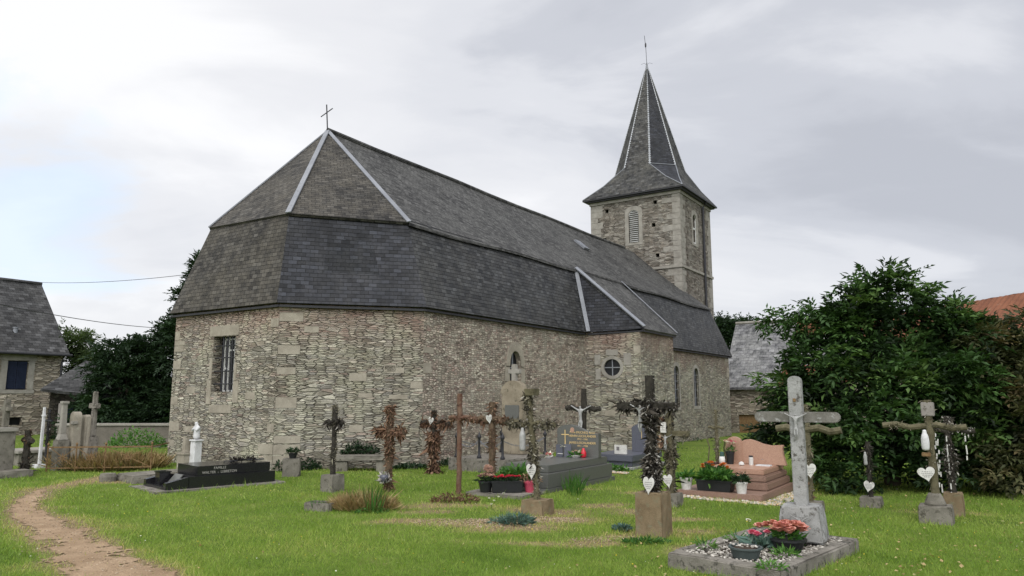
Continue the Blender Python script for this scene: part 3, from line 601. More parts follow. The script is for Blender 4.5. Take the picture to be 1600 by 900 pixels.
def disc(x, z, r, n=24): return [(x + r * math.cos(2 * math.pi * i / n), z + r * math.sin(2 * math.pi * i / n)) for i in range(n)]
ZB, ZT = -1.2, 3.70
A, B, Cc = (-1.98, .12), (1.98, .12), (4.15, 2.54); NC = (-4.15, 2.54)
D_ = (4.15, 10.62); K_ = (5.95, 10.98); L_ = (5.95, 13.80); E_ = (4.15, 13.80); SW = (4.15, 26.0); NW = (-4.15, 26.0)
w1 = MB()
winE = (1.98 - .36, 1.98 + .47, 1.72, 3.02)
fE = panel(w1, A, B, ZB, ZT, [rect(*winE)], 0.24)
panel(w1, B, Cc, ZB, ZT); panel(w1, NC, A, ZB, ZT)
w1.build('wall', M['rubble'], ch)
w2 = MB()
LS = math.dist(Cc, D_); ws = (6.47 - 2.54)
fS = panel(w2, Cc, D_, ZB, ZT, [arch(ws, .56, 1.55, 2.86, True)], 0.30)
panel(w2, NW, NC, ZB, ZT); panel(w2, SW, (2.4, 26.0), ZB, ZT); panel(w2, (-2.4, 26.0), NW, ZB, ZT)
w2.build('wall', M['rubble_small'], ch)
w3 = MB()
lc = math.dist(D_, K_); wr = 0.90
fC = panel(w3, D_, K_, ZB, 3.68, [disc(wr, 2.53, .27)], 0.25)
panel(w3, K_, L_, ZB, 3.68); panel(w3, L_, E_, ZB, 3.68)
fW = panel(w3, E_, SW, ZB, 3.62, [arch(18.75 - 13.8, .62, 1.20, 2.88), arch(21.15 - 13.8, .66, 1.20, 2.86)], 0.25)
w3.build('wall', M['rubble'], ch)
def frame_quad(f, x0, x1, z0, z1, o):  return [f(x0, z0, o), f(x1, z0, o), f(x1, z1, o), f(x0, z1, o)]
def pane_mesh(f, outline, o, name='pane', m=None, parent=None):
    mb = MB(); q = [f(x, z, o) for x, z in outline]; b = [f(x, z, o - .02) for x, z in outline]; n = len(q)
    mb.add(q + b, [tuple(range(n)), tuple(range(2 * n - 1, n - 1, -1))] + [(i, i + n, (i + 1) % n + n, (i + 1) % n) for i in range(n)]); return mb.build(name, m or M['glass'], parent or ch)
def wbar(mb, f, x0, z0, x1, z1, o, wd, th=.03):
    d = (f(0, 0, 1) - f(0, 0, 0)); mb.bar(f(x0, z0, o), f(x1, z1, o), wd, th, up=d)
def block(mb, f, x0, x1, z0, z1, o=.015, i=-.2):
    q = [f(x, z, k) for k in (o, i) for x, z in ((x0, z0), (x1, z0), (x1, z1), (x0, z1))]
    mb.add(q, [(0, 1, 2, 3), (7, 6, 5, 4), (0, 4, 5, 1), (1, 5, 6, 2), (2, 6, 7, 3), (3, 7, 4, 0)])
# east window: deep embrasure, pale frame, iron bars, dressed jambs
x0, x1, z0, z1 = winE
win = pane_mesh(fE, rect(x0, x1, z0, z1), -.23, 'window'); 
mb = MB()
for xx in (x0 + .20, x0 + .36, x0 + .58, x1 - .03): wbar(mb, fE, xx, z0, xx, z1, -.19, .035)
for zz, a, b in ((z0 + .02, x0 + .18, x1), (z0 + .55, x0 + .18, x0 + .38), (z0 + .98, x0 + .36, x1), (z1 - .06, x0 + .18, x1)): wbar(mb, fE, a, zz, b, zz, -.19, .04)
mb.build('window_frame', M['wood_white'], win)
mb = MB()
for xx in (x0 + .30, x0 + .47, x0 + .64, x1 - .06): mb.tube([fE(xx, z0 - .02, -.06), fE(xx, z1, -.06)], .016, 6)
for zz in (z0 + .18, z0 + .48, z0 + .80, z1 - .22): mb.tube([fE(x0 - .02, zz, -.06), fE(x1 + .02, zz, -.06)], .015, 6)
mb.build('window_bars', M['dark_metal'], win)
mb = MB()
for a, b, c, d in ((x0 - .16, x1 + .12, z1 + .01, z1 + .26), (x0 - .17, x0 - .003, z0 - .30, z0 + .28), (x0 - .11, x0 - .003, z0 + .29, z0 + .78), (x1 + .003, x1 + .20, z0 - .26, z0 + .24), (x1 + .003, x1 + .10, z0 + .25, z0 + .66), (x0 - .04, x1 - .02, z0 - .50, z0 - .31)): block(mb, fE, a, b, c, d)
mb.build('window_surround', M['dressed'], win, .008)
# south chancel window with pointed head cut from one stone
o1 = arch(ws, .56, 1.55, 2.86, True); win = pane_mesh(fS, o1, -.14, 'window')
mb = MB(); wbar(mb, fS, ws, 1.55, ws, 2.84, -.10, .03); wbar(mb, fS, ws - .28, 2.0, ws + .28, 2.0, -.10, .03); wbar(mb, fS, ws - .28, 2.4, ws + .28, 2.4, -.10, .03); wbar(mb, fS, ws - .26, 1.55, ws - .26, 2.4, -.10, .03); mb.build('window_frame', M['zinc'], win)
def ring_stone(f, inner, outer, o, parent, m, name='window_surround', i=-.05):
    mb = MB(); n = len(inner); q = [f(x, z, k) for k in (o, i) for pts in (inner, outer) for x, z in pts]; fs = []
    for k in range(n):
        j = (k + 1) % n
        fs += [(k, j, n + j, n + k), (n + k, n + j, 3 * n + j, 3 * n + k), (k, 2 * n + k, 2 * n + j, j)]
    mb.add(q, fs); return mb.build(name, m, parent)
def grow(pts, cx_, dx, dz_top, zb): return [(cx_ + (x - cx_) * dx, zb if z <= zb + 1e-6 else z + dz_top * max(0, (z - zb)) / (max(p[1] for p in pts) - zb)) for x, z in pts]
hd = [(x, z) for x, z in o1 if z > 2.4]
hd = [(x, z) for x, z in o1[2:]]
mb = MB(); 
outer = [(ws + (x - ws) * 1.62, 2.40 + (z - 2.40) * 1.0 + .26 * math.sin(math.pi * k / (len(hd) - 1)) ** .7) for k, (x, z) in enumerate(hd)]
n = len(hd); q = [fS(x, z, k) for k in (.02, -.1) for pts in (hd, outer) for x, z in pts]; fs = []
for k in range(n - 1): fs += [(k, k + 1, n + k + 1, n + k), (n + k, n + k + 1, 3 * n + k + 1, 3 * n + k)]
mb.add(q, fs)
for a, b, c, d in ((ws - .52, ws - .285, 2.02, 2.40), (ws - .46, ws - .285, 1.6, 2.0), (ws + .285, ws + .48, 2.0, 2.38), (ws + .285, ws + .42, 1.62, 1.98)): block(mb, fS, a, b, c, d)
mb.build('window_surround', M['dressed'], win)
# oeil-de-boeuf in the chapel
win = pane_mesh(fC, disc(wr, 2.53, .27), -.10, 'round_window')
mb = MB(); wbar(mb, fC, wr, 2.27, wr, 2.79, -.05, .03); wbar(mb, fC, wr - .26, 2.53, wr + .26, 2.53, -.05, .03); mb.build('window_frame', M['zinc'], win)
ring_stone(fC, disc(wr, 2.53, .268), disc(wr, 2.53, .37), .02, win, M['dressed_grey'])
mb = MB()
for a, b, c, d in ((wr - .58, wr - .38, 2.62, 2.95), (wr - .2, wr + .2, 2.91, 3.1), (wr + .38, wr + .62, 2.60, 2.98), (wr - .55, wr - .38, 2.15, 2.5)): block(mb, fC, a, b, c, d, .012)
mb.build('window_surround', M['dressed_grey'], win, .006)
for xx, wd in ((18.75 - 13.8, .62), (21.15 - 13.8, .66)):
    oo = arch(xx, wd, 1.20, 2.88 if wd < .64 else 2.86); win = pane_mesh(fW, oo, -.09, 'arched_window')
    mb = MB(); wbar(mb, fW, xx, 1.2, xx, 2.85, -.06, .03)
    for zz in (1.55, 1.9, 2.25, 2.55): wbar(mb, fW, xx - .3, zz, xx + .3, zz, -.06, .025)
    mb.build('window_frame', M['zinc'], win)
    ring_stone(fW, oo, [(xx + (x - xx) * 1.35, z + (.15 if z > 2.5 else 0) - (.14 if z < 1.3 else 0)) for x, z in oo], .015, win, M['dressed_grey'])
# corner stones
rn = random.Random(3)
def dstone(f, *a): q_ = MB(); block(q_, f, *a); q_.build('dressed_stone', M['dressed'], ch, .006)
fB2 = lambda x, z, o=0.0: Vector((*B, 0)) + Vector((Cc[0] - B[0], Cc[1] - B[1], 0)).normalized() * x + Vector((0, 0, z)) + Vector((Cc[1] - B[1], B[0] - Cc[0], 0)).normalized() * o
for f, x, sg in ((fE, 3.96, -1), (fB2, 0.0, 1), (fB2, math.dist(B, Cc), -1), (fS, 0.0, 1), (fE, 0.0, 1), (fC, lc, -1), (fW, math.dist(E_, SW), -1)):
    z = 0.0
    while z < 3.4:
        h = rn.uniform(.12, .27); l_ = rn.choice((.26, .5, .38)) * rn.uniform(.8, 1.2)
        if rn.random() < (.34 if f is not fS and not (f is fB2 and sg < 0) else .08): a, b = sorted((x, x + sg * l_)); dstone(f, a, b, z, z + h - .014, .006)
        z += h
for k in range(18):
    f, xm = rn.choice(((fE, 3.9), (fB2, 3.1), (fB2, 3.1), (fC, 1.7), (fE, 3.9)))
    x = rn.uniform(.3, xm - .5); z = rn.uniform(.2, 3.2); l_ = rn.uniform(.25, .48); h = rn.uniform(.10, .19)
    if f is fE and x0 - .7 < x < x1 + .2 and z > .9: continue
    if f is fC and abs(x - wr) < .8 and z > 1.8: continue
    dstone(f, x, x + l_, z, z + h, .004)
# ---- roofs
TP = {'A': (-1.3, .53, 6.0), 'B': (1.95, .30, 5.87), 'C': (3.62, 2.44, 5.87), 'N': (-3.62, 2.44, 5.87)}
AP = (0, 3.09, 9.06); eA, eB, eC, eN = (-2.05, -.02, 3.68), (2.05, -.02, 3.68), (4.28, 2.48, 3.68), (-4.28, 2.48, 3.68)
D0, D1 = (4.28, 10.55, 3.68), (3.76, 10.75, 5.84)
K0, L0, E1 = (6.10, 10.95, 3.74), (6.06, 13.92, 3.74), (3.76, 14.3, 5.82)
W0, W1, W2 = (4.30, 13.95, 3.60), (4.30, 26.2, 3.60), (3.76, 24.5, 5.86)
MB().slab([eA, eB, TP['B'], TP['A']], .06).build('lower_roof', M['slate_east'], ch)
MB().slab([eB, eC, TP['C'], TP['B']], .06).build('lower_roof', M['slate_new'], ch)
MB().slab([eC, D0, D1, TP['C']], .06).build('lower_roof', M['slate_south'], ch); MB().slab([eN, eA, TP['A'], TP['N']], .06).build('lower_roof', M['slate_south'], ch); MB().slab([(-4.3, 26.2, 3.6), eN, TP['N'], (-3.76, 26.2, 5.86)], .06).build('lower_roof', M['slate_south'], ch)
MB().slab([D0, K0, D1], .05).build('chapel_roof', M['slate_new'], ch); MB().slab([E1, L0, W0], .05).build('chapel_roof', M['slate_new'], ch)
MB().slab([W0, W1, W2, E1], .06).build('lower_roof', M['slate_south'], ch); MB().slab([W1, (2.6, 26.2, 3.6), (2.6, 25.4, 6.7), W2], .06).build('lower_roof', M['slate_south'], ch)
up = lambda p, k=1.03: (p[0] * k, AP[1] + (p[1] - AP[1]) * k, AP[2] + (p[2] - AP[2]) * k)
uA, uB, uC, uN = up(TP['A']), up(TP['B']), up(TP['C']), up(TP['N'])
for q in ([uA, uB, AP], [uB, uC, AP], [uN, uA, AP]): MB().slab(q, .07).build('upper_roof', M['slate_east'], ch)
# long south slope, sagging a little between the trusses
mb = MB(); gv = []; nU, nV = 30, 8
def top(y): return AP[2] + 0.02 * math.sin(y * .9) - .03 * math.sin((y - 3) / 21 * math.pi)
def bot(y):
    f = min(1, max(0, (y - uC[1]) / 22)); z = uC[2] + (5.84 - uC[2]) * min(1, f * 2.5) + .025 * math.sin(y * 1.1)
    return (uC[0] + (3.86 - uC[0]) * min(1, f * 2.5), z - .02)
for i in range(nU + 1):
    for j in range(nV + 1):
        v = j / nV; yb = uC[1] + (24.5 - uC[1]) * i / nU; yt = AP[1] + (24.3 - AP[1]) * i / nU; y = yb + (yt - yb) * v; xb, zb = bot(yb)
        gv.append((xb * (1 - v), y, zb + (top(yt) - zb) * v - .10 * math.sin(v * math.pi)))
fs = [(i * (nV + 1) + j, (i + 1) * (nV + 1) + j, (i + 1) * (nV + 1) + j + 1, i * (nV + 1) + j + 1) for i in range(nU) for j in range(nV)]
low_ = [(x, y, z - .07) for x, y, z in gv]; k = len(gv)
fs += [tuple(q + k for q in f[::-1]) for f in fs[:]]
fs += [(i * (nV + 1), k + i * (nV + 1), k + (i + 1) * (nV + 1), (i + 1) * (nV + 1)) for i in range(nU)]
mb.add(gv + low_, fs)
mb.slab([(3.80, 10.72, 5.80), K0, L0, (3.80, 14.3, 5.80)], .06)
mb.slab([(2.3, 24.3, 7.02), (3.83, 24.4, 5.84), (2.3, 25.5, 6.95)], .06)
mb.slab([(0, 24.3, 9.06), (0, 3.09, 9.06), uN, (-3.82, 24.4, 5.8)], .07)
mb.build('upper_roof', M['slate_upper'], ch)
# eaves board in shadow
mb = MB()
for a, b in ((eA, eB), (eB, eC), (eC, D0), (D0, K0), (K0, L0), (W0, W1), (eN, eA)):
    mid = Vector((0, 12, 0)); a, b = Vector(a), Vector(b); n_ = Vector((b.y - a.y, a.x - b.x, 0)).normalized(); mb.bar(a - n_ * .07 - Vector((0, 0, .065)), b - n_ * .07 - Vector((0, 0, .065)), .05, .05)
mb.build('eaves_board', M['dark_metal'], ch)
def strip(mb, a, b, wd, n_, th=.03):
    a, b, n_ = Vector(a), Vector(b), Vector(n_).normalized(); mb.bar(a + n_ * .02, b + n_ * .02, wd, th, up=n_)
mb = MB(); strip(mb, AP, uB, .13, (.3, -.8, .8)); mb.build('hip_flashing', M['zinc'], ch); mb = MB(); strip(mb, AP, uC, .11, (.8, -.6, .8)); mb.build('hip_flashing', M['zinc'], ch); mb = MB(); strip(mb, AP, uA, .05, (-.5, -.7, .8))
mb.build('hip_flashing', M['zinc'], ch)
chq = []
mb = MB(); strip(mb, (3.80, 10.72, 5.88), (6.10, 10.95, 3.80), .15, (.7, -.3, .7)); mb.build('chapel_flashing', M['zinc'], ch); mb = MB(); strip(mb, (3.79, 10.72, 5.86), (4.33, 10.52, 3.70), .13, (.8, -.8, .3)); mb.build('chapel_flashing', M['zinc'], ch); mb = MB(); strip(mb, (3.80, 14.3, 5.88), (6.06, 13.94, 3.80), .06, (.7, .2, .7))
mb.build('chapel_flashing', M['zinc'], ch)
mb = MB(); mb.tube([(0, 3.09, 9.09)] + [(0, y, top(y) + .03) for y in range(5, 25, 2)], .075, 8); mb.build('ridge_cap', M['slate_upper'], ch)
# small rooflight
yy = 15.6; xb, zb = bot(yy)
v = .62; pc_ = Vector((xb * (1 - v), yy, zb + (9.06 - zb) * v - .03)); dn = Vector((.76, 0, -.65)); mb = MB(); mb.bar(pc_ - dn * .3, pc_ + dn * .3, .45, .08, up=(.65, 0, .76)); mb.build('skylight', M['zinc'], ch)
# iron cross on the apex
mb = MB(); mb.tube([(0, 3.09, 9.0), (-.05, 3.06, 9.85)], .018, 6); mb.tube([(-.20, 3.0, 9.5), (.14, 3.12, 9.72)], .015, 6); mb.build('ridge_cross', M['dark_metal'], ch)
# ---- tower
tx0, tx1, ty0, ty1, tz = -2.42, 2.62, 24.05, 28.75, 12.0
tw = MB(); cxT = .1
holesE = [arch(0.08 - tx0, .56, 9.55, 11.30)] + [rect(h_ - .1 - tx0, h_ + .1 - tx0, z - .1, z + .1) for h_, z in ((1.30, 11.55), (-1.45, 11.45), (1.18, 10.35), (-1.62, 9.9), (1.35, 8.75), (-.6, 9.0))]
fTE = panel(tw, (tx0, ty0), (tx1, ty0), 3, tz, holesE, .22)
holesS = [arch(26.15 - ty0, .58, 9.55, 11.15)] + [rect(h_ - .09 - ty0, h_ + .09 - ty0, z - .1, z + .1) for h_, z in ((24.65, 11.5), (25.1, 10.0), (27.0, 11.4), (24.9, 8.7), (28.2, 10.4))]
fTS = panel(tw, (tx1, ty0), (tx1, ty1), -1, tz, holesS, .22)
panel(tw, (tx1, ty1), (tx0, ty1), -1, tz); panel(tw, (tx0, ty1), (tx0, ty0), 3, tz)
tower = tw.build('tower', M['tower_stone'], ch)
mb = MB()
for f, xx, zt_ in ((fTE, .08 - tx0, 11.30), (fTS, 26.15 - ty0, 11.15)):
    oo = arch(xx, .56, 9.55, zt_); mb2 = MB(); ring_stone(f, [(xx + (x - xx) * 1.02, z) for x, z in oo], [(xx + (x - xx) * 1.75, z + (.22 if z > 10.5 else 0) - (.12 if z < 9.6 else 0)) for x, z in oo], .015, tower, M['dressed_grey'], 'belfry_surround')
    lo = pane_mesh(f, oo, -.16, 'louvre_window', M['grey_wood'], tower)
    mb2 = MB(); z = 9.6
    if f is fTE:
        while z < zt_ - .08:
            hw = .25 if z < zt_ - .3 else math.sqrt(max(.001, .28 ** 2 - (z - zt_ + .28) ** 2)) - .02
            q = [f(xx - hw, z, .0), f(xx + hw, z, .0), f(xx + hw, z + .065, -.11), f(xx - hw, z + .065, -.11)]; mb2.slab(q, .012); z += .105
    else:
        for dx in (-.25, .25): wbar(mb2, f, xx + dx, 9.55, xx + dx, zt_ - .28, -.05, .09)
        for zz in (9.6, 10.38): wbar(mb2, f, xx - .28, zz, xx + .28, zz, -.05, .1)
    for k in range(2, len(oo) - 1): wbar(mb2, f, oo[k][0], oo[k][1], oo[k + 1][0], oo[k + 1][1], -.04, .06)
    mb2.build('slats', M['wood_white'], lo)
for z, dz, o, nm in ((8.02, .13, .06, 'string_course'), (11.84, .16, .05, 'cornice')): MB().box(((tx0 + tx1) / 2, (ty0 + ty1) / 2, z), (tx1 - tx0 + 2 * o, ty1 - ty0 + 2 * o, dz)).build(nm, M['dressed_grey'], tower)
mb = MB(); rn = random.Random(9)
for f, x, sg in ((fTE, 0, 1), (fTE, tx1 - tx0, -1), (fTS, 0, 1), (fTS, ty1 - ty0, -1)):
    z = 6.4
    while z < 11.8:
        h = rn.uniform(.24, .36); a, b = sorted((x, x + sg * rn.choice((.42, .72, .95 if sg < 0 and f is fTE else .6)))); block(mb, f, a, b, z, min(z + h - .012, 11.83), .008); z += h
mb.build('corner_stones', M['dressed_grey'], tower, .006)
mb = MB(); g = .30
mb.box(((tx0 + tx1) / 2, (ty0 + ty1) / 2, 12.0), (tx1 - tx0 + .42, ty1 - ty0 + .42, .10)); mb.box(((tx0 + tx1) / 2, (ty0 + ty1) / 2, 12.07), (tx1 - tx0 + .66, ty1 - ty0 + .66, .08)); mb.build('gutter', M['dark_metal'], tower)
mb = MB(); mb.tube([(tx1 + .30, 27.3, 12.05), (tx1 + .10, 27.3, 11.75), (tx1 + .09, 27.3, 5.6)], .065, 8); mb.build('downpipe', M['dark_metal'], tower)
# ---- spire
cT = Vector(((tx0 + tx1) / 2, (ty0 + ty1) / 2, 0)); hq = (tx1 - tx0) / 2 + .29; ap8 = 1.78; zq, z8, zA = 12.14, 13.85, 20.0
oct8 = []
for k in range(8):
    a = math.pi / 8 + k * math.pi / 4; oct8.append(cT + Vector((ap8 / math.cos(math.pi / 8) * math.cos(a), ap8 / math.cos(math.pi / 8) * math.sin(a), z8)))
sq = [cT + Vector((sx_ * hq, sy_ * hq * .96, zq)) for sx_, sy_ in ((1, 1), (-1, 1), (-1, -1), (1, -1))]
apx = cT + Vector((0, 0, zA)); cap = 0.055
mb = MB(); mb2 = MB(); tipr = [apx + (o - Vector((cT.x, cT.y, z8))) * cap for o in oct8]; tipr = [Vector((p.x, p.y, zA)) for p in tipr]
def flare(o0, o1, s0, s1):                          # concave skirt
    m0, m1 = o0.lerp(s0, .5) - Vector((0, 0, .13)), o1.lerp(s1, .5) - Vector((0, 0, .13))
    return [[o0, o1, m1, m0], [m0, m1, s1, s0]]
card = {0: (7, 0, 3, 0), 1: (1, 2, 0, 1), 2: (3, 4, 1, 2), 3: (5, 6, 2, 3)}
for k, (i, j, a, b) in card.items():
    for q in flare(oct8[i], oct8[j], sq[a], sq[b]): mb.add(q, [(0, 1, 2, 3)])
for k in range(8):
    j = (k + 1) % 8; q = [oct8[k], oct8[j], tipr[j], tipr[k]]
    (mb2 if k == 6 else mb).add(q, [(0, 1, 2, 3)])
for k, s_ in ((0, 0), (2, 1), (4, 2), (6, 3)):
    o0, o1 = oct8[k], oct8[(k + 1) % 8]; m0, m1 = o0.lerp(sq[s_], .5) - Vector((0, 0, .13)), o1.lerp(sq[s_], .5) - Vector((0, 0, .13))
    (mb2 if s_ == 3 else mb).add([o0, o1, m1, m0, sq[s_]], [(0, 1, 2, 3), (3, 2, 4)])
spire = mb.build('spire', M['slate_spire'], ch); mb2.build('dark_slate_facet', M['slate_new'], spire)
mb = MB(); rn = random.Random(2)
for k in range(8):                                   # saw-toothed zinc up the arrises
    a, b = oct8[k], tipr[k]; nn = 88; vs_ = []; am = MB()
    for i in range(nn + 1):
        p = a.lerp(b, i / nn); od = Vector((p.x - cT.x, p.y - cT.y, .3)).normalized(); sd_ = Vector((-od.y, od.x, 0)); hw2 = (.075 if i % 2 else .015) * (1 - .5 * i / nn); vs_ += [p + od * .012 - sd_ * hw2 - od * hw2 * .38, p + od * .03, p + od * .012 + sd_ * hw2 - od * hw2 * .38]
    am.add(vs_, [f for i in range(nn) for f in ((3 * i, 3 * i + 1, 3 * i + 4, 3 * i + 3), (3 * i + 1, 3 * i + 2, 3 * i + 5, 3 * i + 4))]); am.build('arris_flashing', M['zinc_light'], spire)
for s_, k in ((3, 6), (0, 0)):
    mb.bar(oct8[k] + Vector((0, 0, .03)), oct8[(k + 1) % 8] + Vector((0, 0, .03)), .05, .03)
for s_, ks in ((0, (0, 1)), (1, (2, 3)), (2, (4, 5)), (3, (6, 7))):
    for k in ks:
        m0 = oct8[k].lerp(sq[s_], .5) - Vector((0, 0, .13)); mb.tube([oct8[k], m0 + Vector((0, 0, .02)), sq[s_] + Vector((0, 0, .02))], .025, 5)
mb.build('spire_flashing', M['zinc'], spire)
mb = MB(); mb.lathe([(.13, -.35), (.10, 0), (.03, .42), (.012, .5)], (cT.x, cT.y, zA), 10)
mb.build('lead_cap', M['zinc'], spire)
mb = MB(); mb.tube([(cT.x, cT.y, zA + .3), (cT.x - .03, cT.y, zA + 1.3), (cT.x - .10, cT.y, zA + 2.1)], .014, 5)
mb.lathe([(.01, -.16), (.05, -.05), (.05, .08), (.01, .16)], (cT.x - .04, cT.y, zA + 1.5), 8)
for a in range(4):
    ca, sa = math.cos(a * 1.57 + .4), math.sin(a * 1.57 + .4); mb.tube([(cT.x, cT.y, zA + .3), (cT.x + .15 * ca, cT.y + .15 * sa, zA + .42), (cT.x + .32 * ca, cT.y + .32 * sa, zA + .34)], .008, 5)
mb.build('lightning_rod', M['dark_metal'], spire)

M['stele'] = mottled('brown_grey_stele', (0.17, 0.145, 0.105), (0.30, 0.262, 0.195), (0.10, 0.088, 0.065), 2.5, 8, .95, .1, .012, .55)

# ------------------------------------------------------------------ buildings and trees around
def slab_wall(mb, a, b, z0, z1, holes=(), depth=.25): return panel(mb, a, b, z0, z1, holes, depth)
# house at the left: local frame as the church (x to the right-near, y along the nave)
hp = atz(108, 551, 3.55); hs, ht = loc(hp[0], hp[1])
hw_ = wld(hs, ht); ho = thing('stone_house', 'grey stone house with slate roof and dark blue shutter at the left edge', 'house', (hw_[0], hw_[1], 0))
mb = MB(); LH = 14.0
def hx(px, z): q = atz(px, 585, 0); r = ray(px, 585); # where a ray meets the front
def on_plane(px, py, s_, t_, axis_):
    """point on an upright plane through (s_, t_): axis_ 'u' = plane along the nave"""
    r = ray(px, py); n_ = P_ if axis_ == 'u' else U; c = wld(s_, t_); k = (c @ n_) / (r[:2] @ n_); q = np.array([0, 0, EYE]) + r * k; return q
w1_ = on_plane(13, 563, hs, ht - .15, 'u'); w2_ = on_plane(41, 609, hs, ht - .15, 'u'); d1_ = on_plane(17, 652, hs, ht, 'u'); d2_ = on_plane(36, 664, hs, ht, 'u')
ya, yb_ = loc(*w1_[:2])[0] - hs, loc(*w2_[:2])[0] - hs; yc, yd = loc(*d1_[:2])[0] - hs, loc(*d2_[:2])[0] - hs
fH = panel(mb, (-.15, -LH), (-.15, -.15), -1.5, 3.5, [rect(LH + ya, LH + yb_, w2_[2], w1_[2]), rect(LH + yc, LH + yd, d2_[2], d1_[2])], .2)
panel(mb, (-.15, -.15), (-6.2, -.15), -1.5, 3.5); 
rg1 = on_plane(75, 447, hs, ht, 'p'); zr = 6.9
mb.add([(-.15, -.15, 3.5), (-6.2, -.15, 3.5), (-3.2, -.15, zr - .2)], [(0, 1, 2)])
panel(mb, (-6.2, -LH), (-.15, -LH), -1.5, 3.5); panel(mb, (-6.2, -.15), (-6.2, -LH), -1.5, 3.5)
mb.build('wall', M['house_stone'], ho)
rf = MB().slab([(.12, -LH, 3.45), (.12, 0, 3.45), (-3.2, 0, zr), (-3.2, -LH, zr)], .1).slab([(-6.5, -LH, 3.45), (-6.5, 0, 3.45), (-3.2, 0, zr), (-3.2, -LH, zr)], .1).build('roof', M['slate_house'], ho)
mb = MB(); mb.tube([(.17, -LH, 3.42), (.17, .05, 3.42)], .06, 8); mb.tube([(.1, -.25, 3.4), (-.03, -.25, 3.1), (-.03, -.25, -.5)], .045, 8); mb.build('gutter', M['dark_metal'], ho)
MB().tube([(-3.2, -LH, zr + .02), (-3.2, 0, zr + .02)], .09, 8).build('ridge_tiles', M['slate_house'], rf)
v = .28; MB().lathe([(.09, -.1), (.09, .12), (.11, .12), (.11, .17)], (.12 + (-3.32) * v, -1.9, 3.45 + (zr - 3.45) * v), 10).build('vent_pipe', M['zinc'], rf)
sh = MB(); fr = lambda x, z, o: fH(LH + x, z, o)
ym = (ya + yb_) / 2
for a, b in ((ya + .02, ym - .01), (ym + .01, yb_ - .02)):
    q = [fr(x, z, -.08) for x, z in rect(a, b, w2_[2] + .03, w1_[2] - .02)]; q2 = [fr(x, z, -.12) for x, z in rect(a, b, w2_[2] + .03, w1_[2] - .02)]
    sh.add(q + q2, [(0, 1, 2, 3), (7, 6, 5, 4), (0, 4, 5, 1), (1, 5, 6, 2), (2, 6, 7, 3), (3, 7, 4, 0)])
    z = w2_[2] + .1
    while z < w1_[2] - .1: wbar(sh, fr, a + .04, z, b - .04, z, -.07, .03); z += .09
win = sh.build('shutters', M['blue_paint'], ho)
mb = MB()
for a, b, c, d in ((ya - .3, yb_ + .3, w1_[2] + .01, w1_[2] + .3), (ya - .25, ya - .004, w2_[2], w1_[2]), (yb_ + .004, yb_ + .25, w2_[2], w1_[2]), (ya - .3, yb_ + .3, w2_[2] - .16, w2_[2] - .005)): block(mb, fr, a, b, c, d)
mb.build('window_surround', M['dressed_grey'], ho, .006)
pane_mesh(fr, rect(yc, yd, d2_[2], d1_[2]), -.18, 'cellar_window', M['glass'], ho)

# lean-to shed behind the graves
sp = atz(160, 640, 1.0); sp = sp * (27.5 / sp[1]); so_ = thing('open_shed', 'low dark shed with sloping slate roof between the house and the trees', 'shed', (-17.2, 28.0, 0), 0)
MB().slab([(-.6, -.2, 1.9), (5.6, -.2, 1.25), (5.6, 2.6, 1.5), (-.6, 2.6, 3.1)], .1).build('roof', M['slate_house'], so_)
mb = MB(); panel(mb, (-.4, 2.4), (-.4, .1), -1, 1.9); panel(mb, (5.4, 2.4), (-.4, 2.4), -1, 1.4); panel(mb, (5.3, .1), (5.3, 2.4), -1, 1.2); mb.build('wall', M['house_stone'], so_)
mb = MB()
for x in (.1, 2.2, 4.2, 5.2): MB().box((x, .05, -1), (.14, .14, 2.35)).build('post', M['grey_wood'], so_)
mb = MB(); MB().box((2.5, .6, -.5), (5.2, .1, 1.7)).build('plank_screen', M['blue_paint'], so_)
# churchyard wall
wo = thing('churchyard_wall', 'low rendered grey stone wall with flat coping behind the iron railing', 'wall', (-12.8, 24.0, 0), 0)
M['render'] = mottled('stained_render', (0.11, 0.10, 0.085), (0.19, 0.17, 0.145), (0.10, 0.09, 0.075), 1.5, 6, .95, .1, .02, .58)
MB().box((1.8, 0, -1), (7.2, .35, 1.68)).build('wall', M['render'], wo, .02, rough=.012); MB().box((1.8, 0, .68), (7.3, .46, .07)).build('coping', M['dressed_grey'], wo, .01)

# barns at the right
bp = wld(29.5, 3.0); bo = thing('slate_barn', 'stone barn with pale lichen-speckled slate roof beside the church', 'barn', (bp[0], bp[1], -.5))
zE, zR = 2.62, 6.35
mb = MB(); fBn = panel(mb, (0, 0), (9.5, 0), -1, zE, [rect(.5, 1.6, -.9, 1.15)], .25); panel(mb, (9.5, 0), (9.5, 6), -1, zE); panel(mb, (9.5, 6), (0, 6), -1, zE); panel(mb, (0, 6), (0, 0), -1, zE)
for x in (0, 9.5): mb.add([(x, 0, zE), (x, 6, zE), (x, 3, zR - .15)], [(0, 1, 2)])
mb.build('wall', M['house_stone'], bo)
mb = MB(); nn = 12; gv = []
for i in range(nn + 1):
    x = -.3 + 10.1 * i / nn; sag = .10 * math.sin(i * 1.1) * .5
    gv += [(x, -.3, zE - .05 + sag * .4), (x, 1.35, (zE + zR) / 2 - .12 + sag), (x, 3.0, zR + sag * .6), (x, 6.3, zE)]
mb.add(gv, [(4 * i + j, 4 * i + 4 + j, 4 * i + 5 + j, 4 * i + 1 + j) for i in range(nn) for j in range(3)]); mb.add([(x, y, z - .09) for x, y, z in gv], [(4 * i + j, 4 * i + 4 + j, 4 * i + 5 + j, 4 * i + 1 + j) for i in range(nn) for j in range(3)])
rf = mb.build('roof', M['slate_barn'], bo)
MB().tube([(-.3, 3, zR + .03), (9.7, 3, zR + .03)], .09, 8).build('ridge_tiles', M['dressed_grey'], rf)
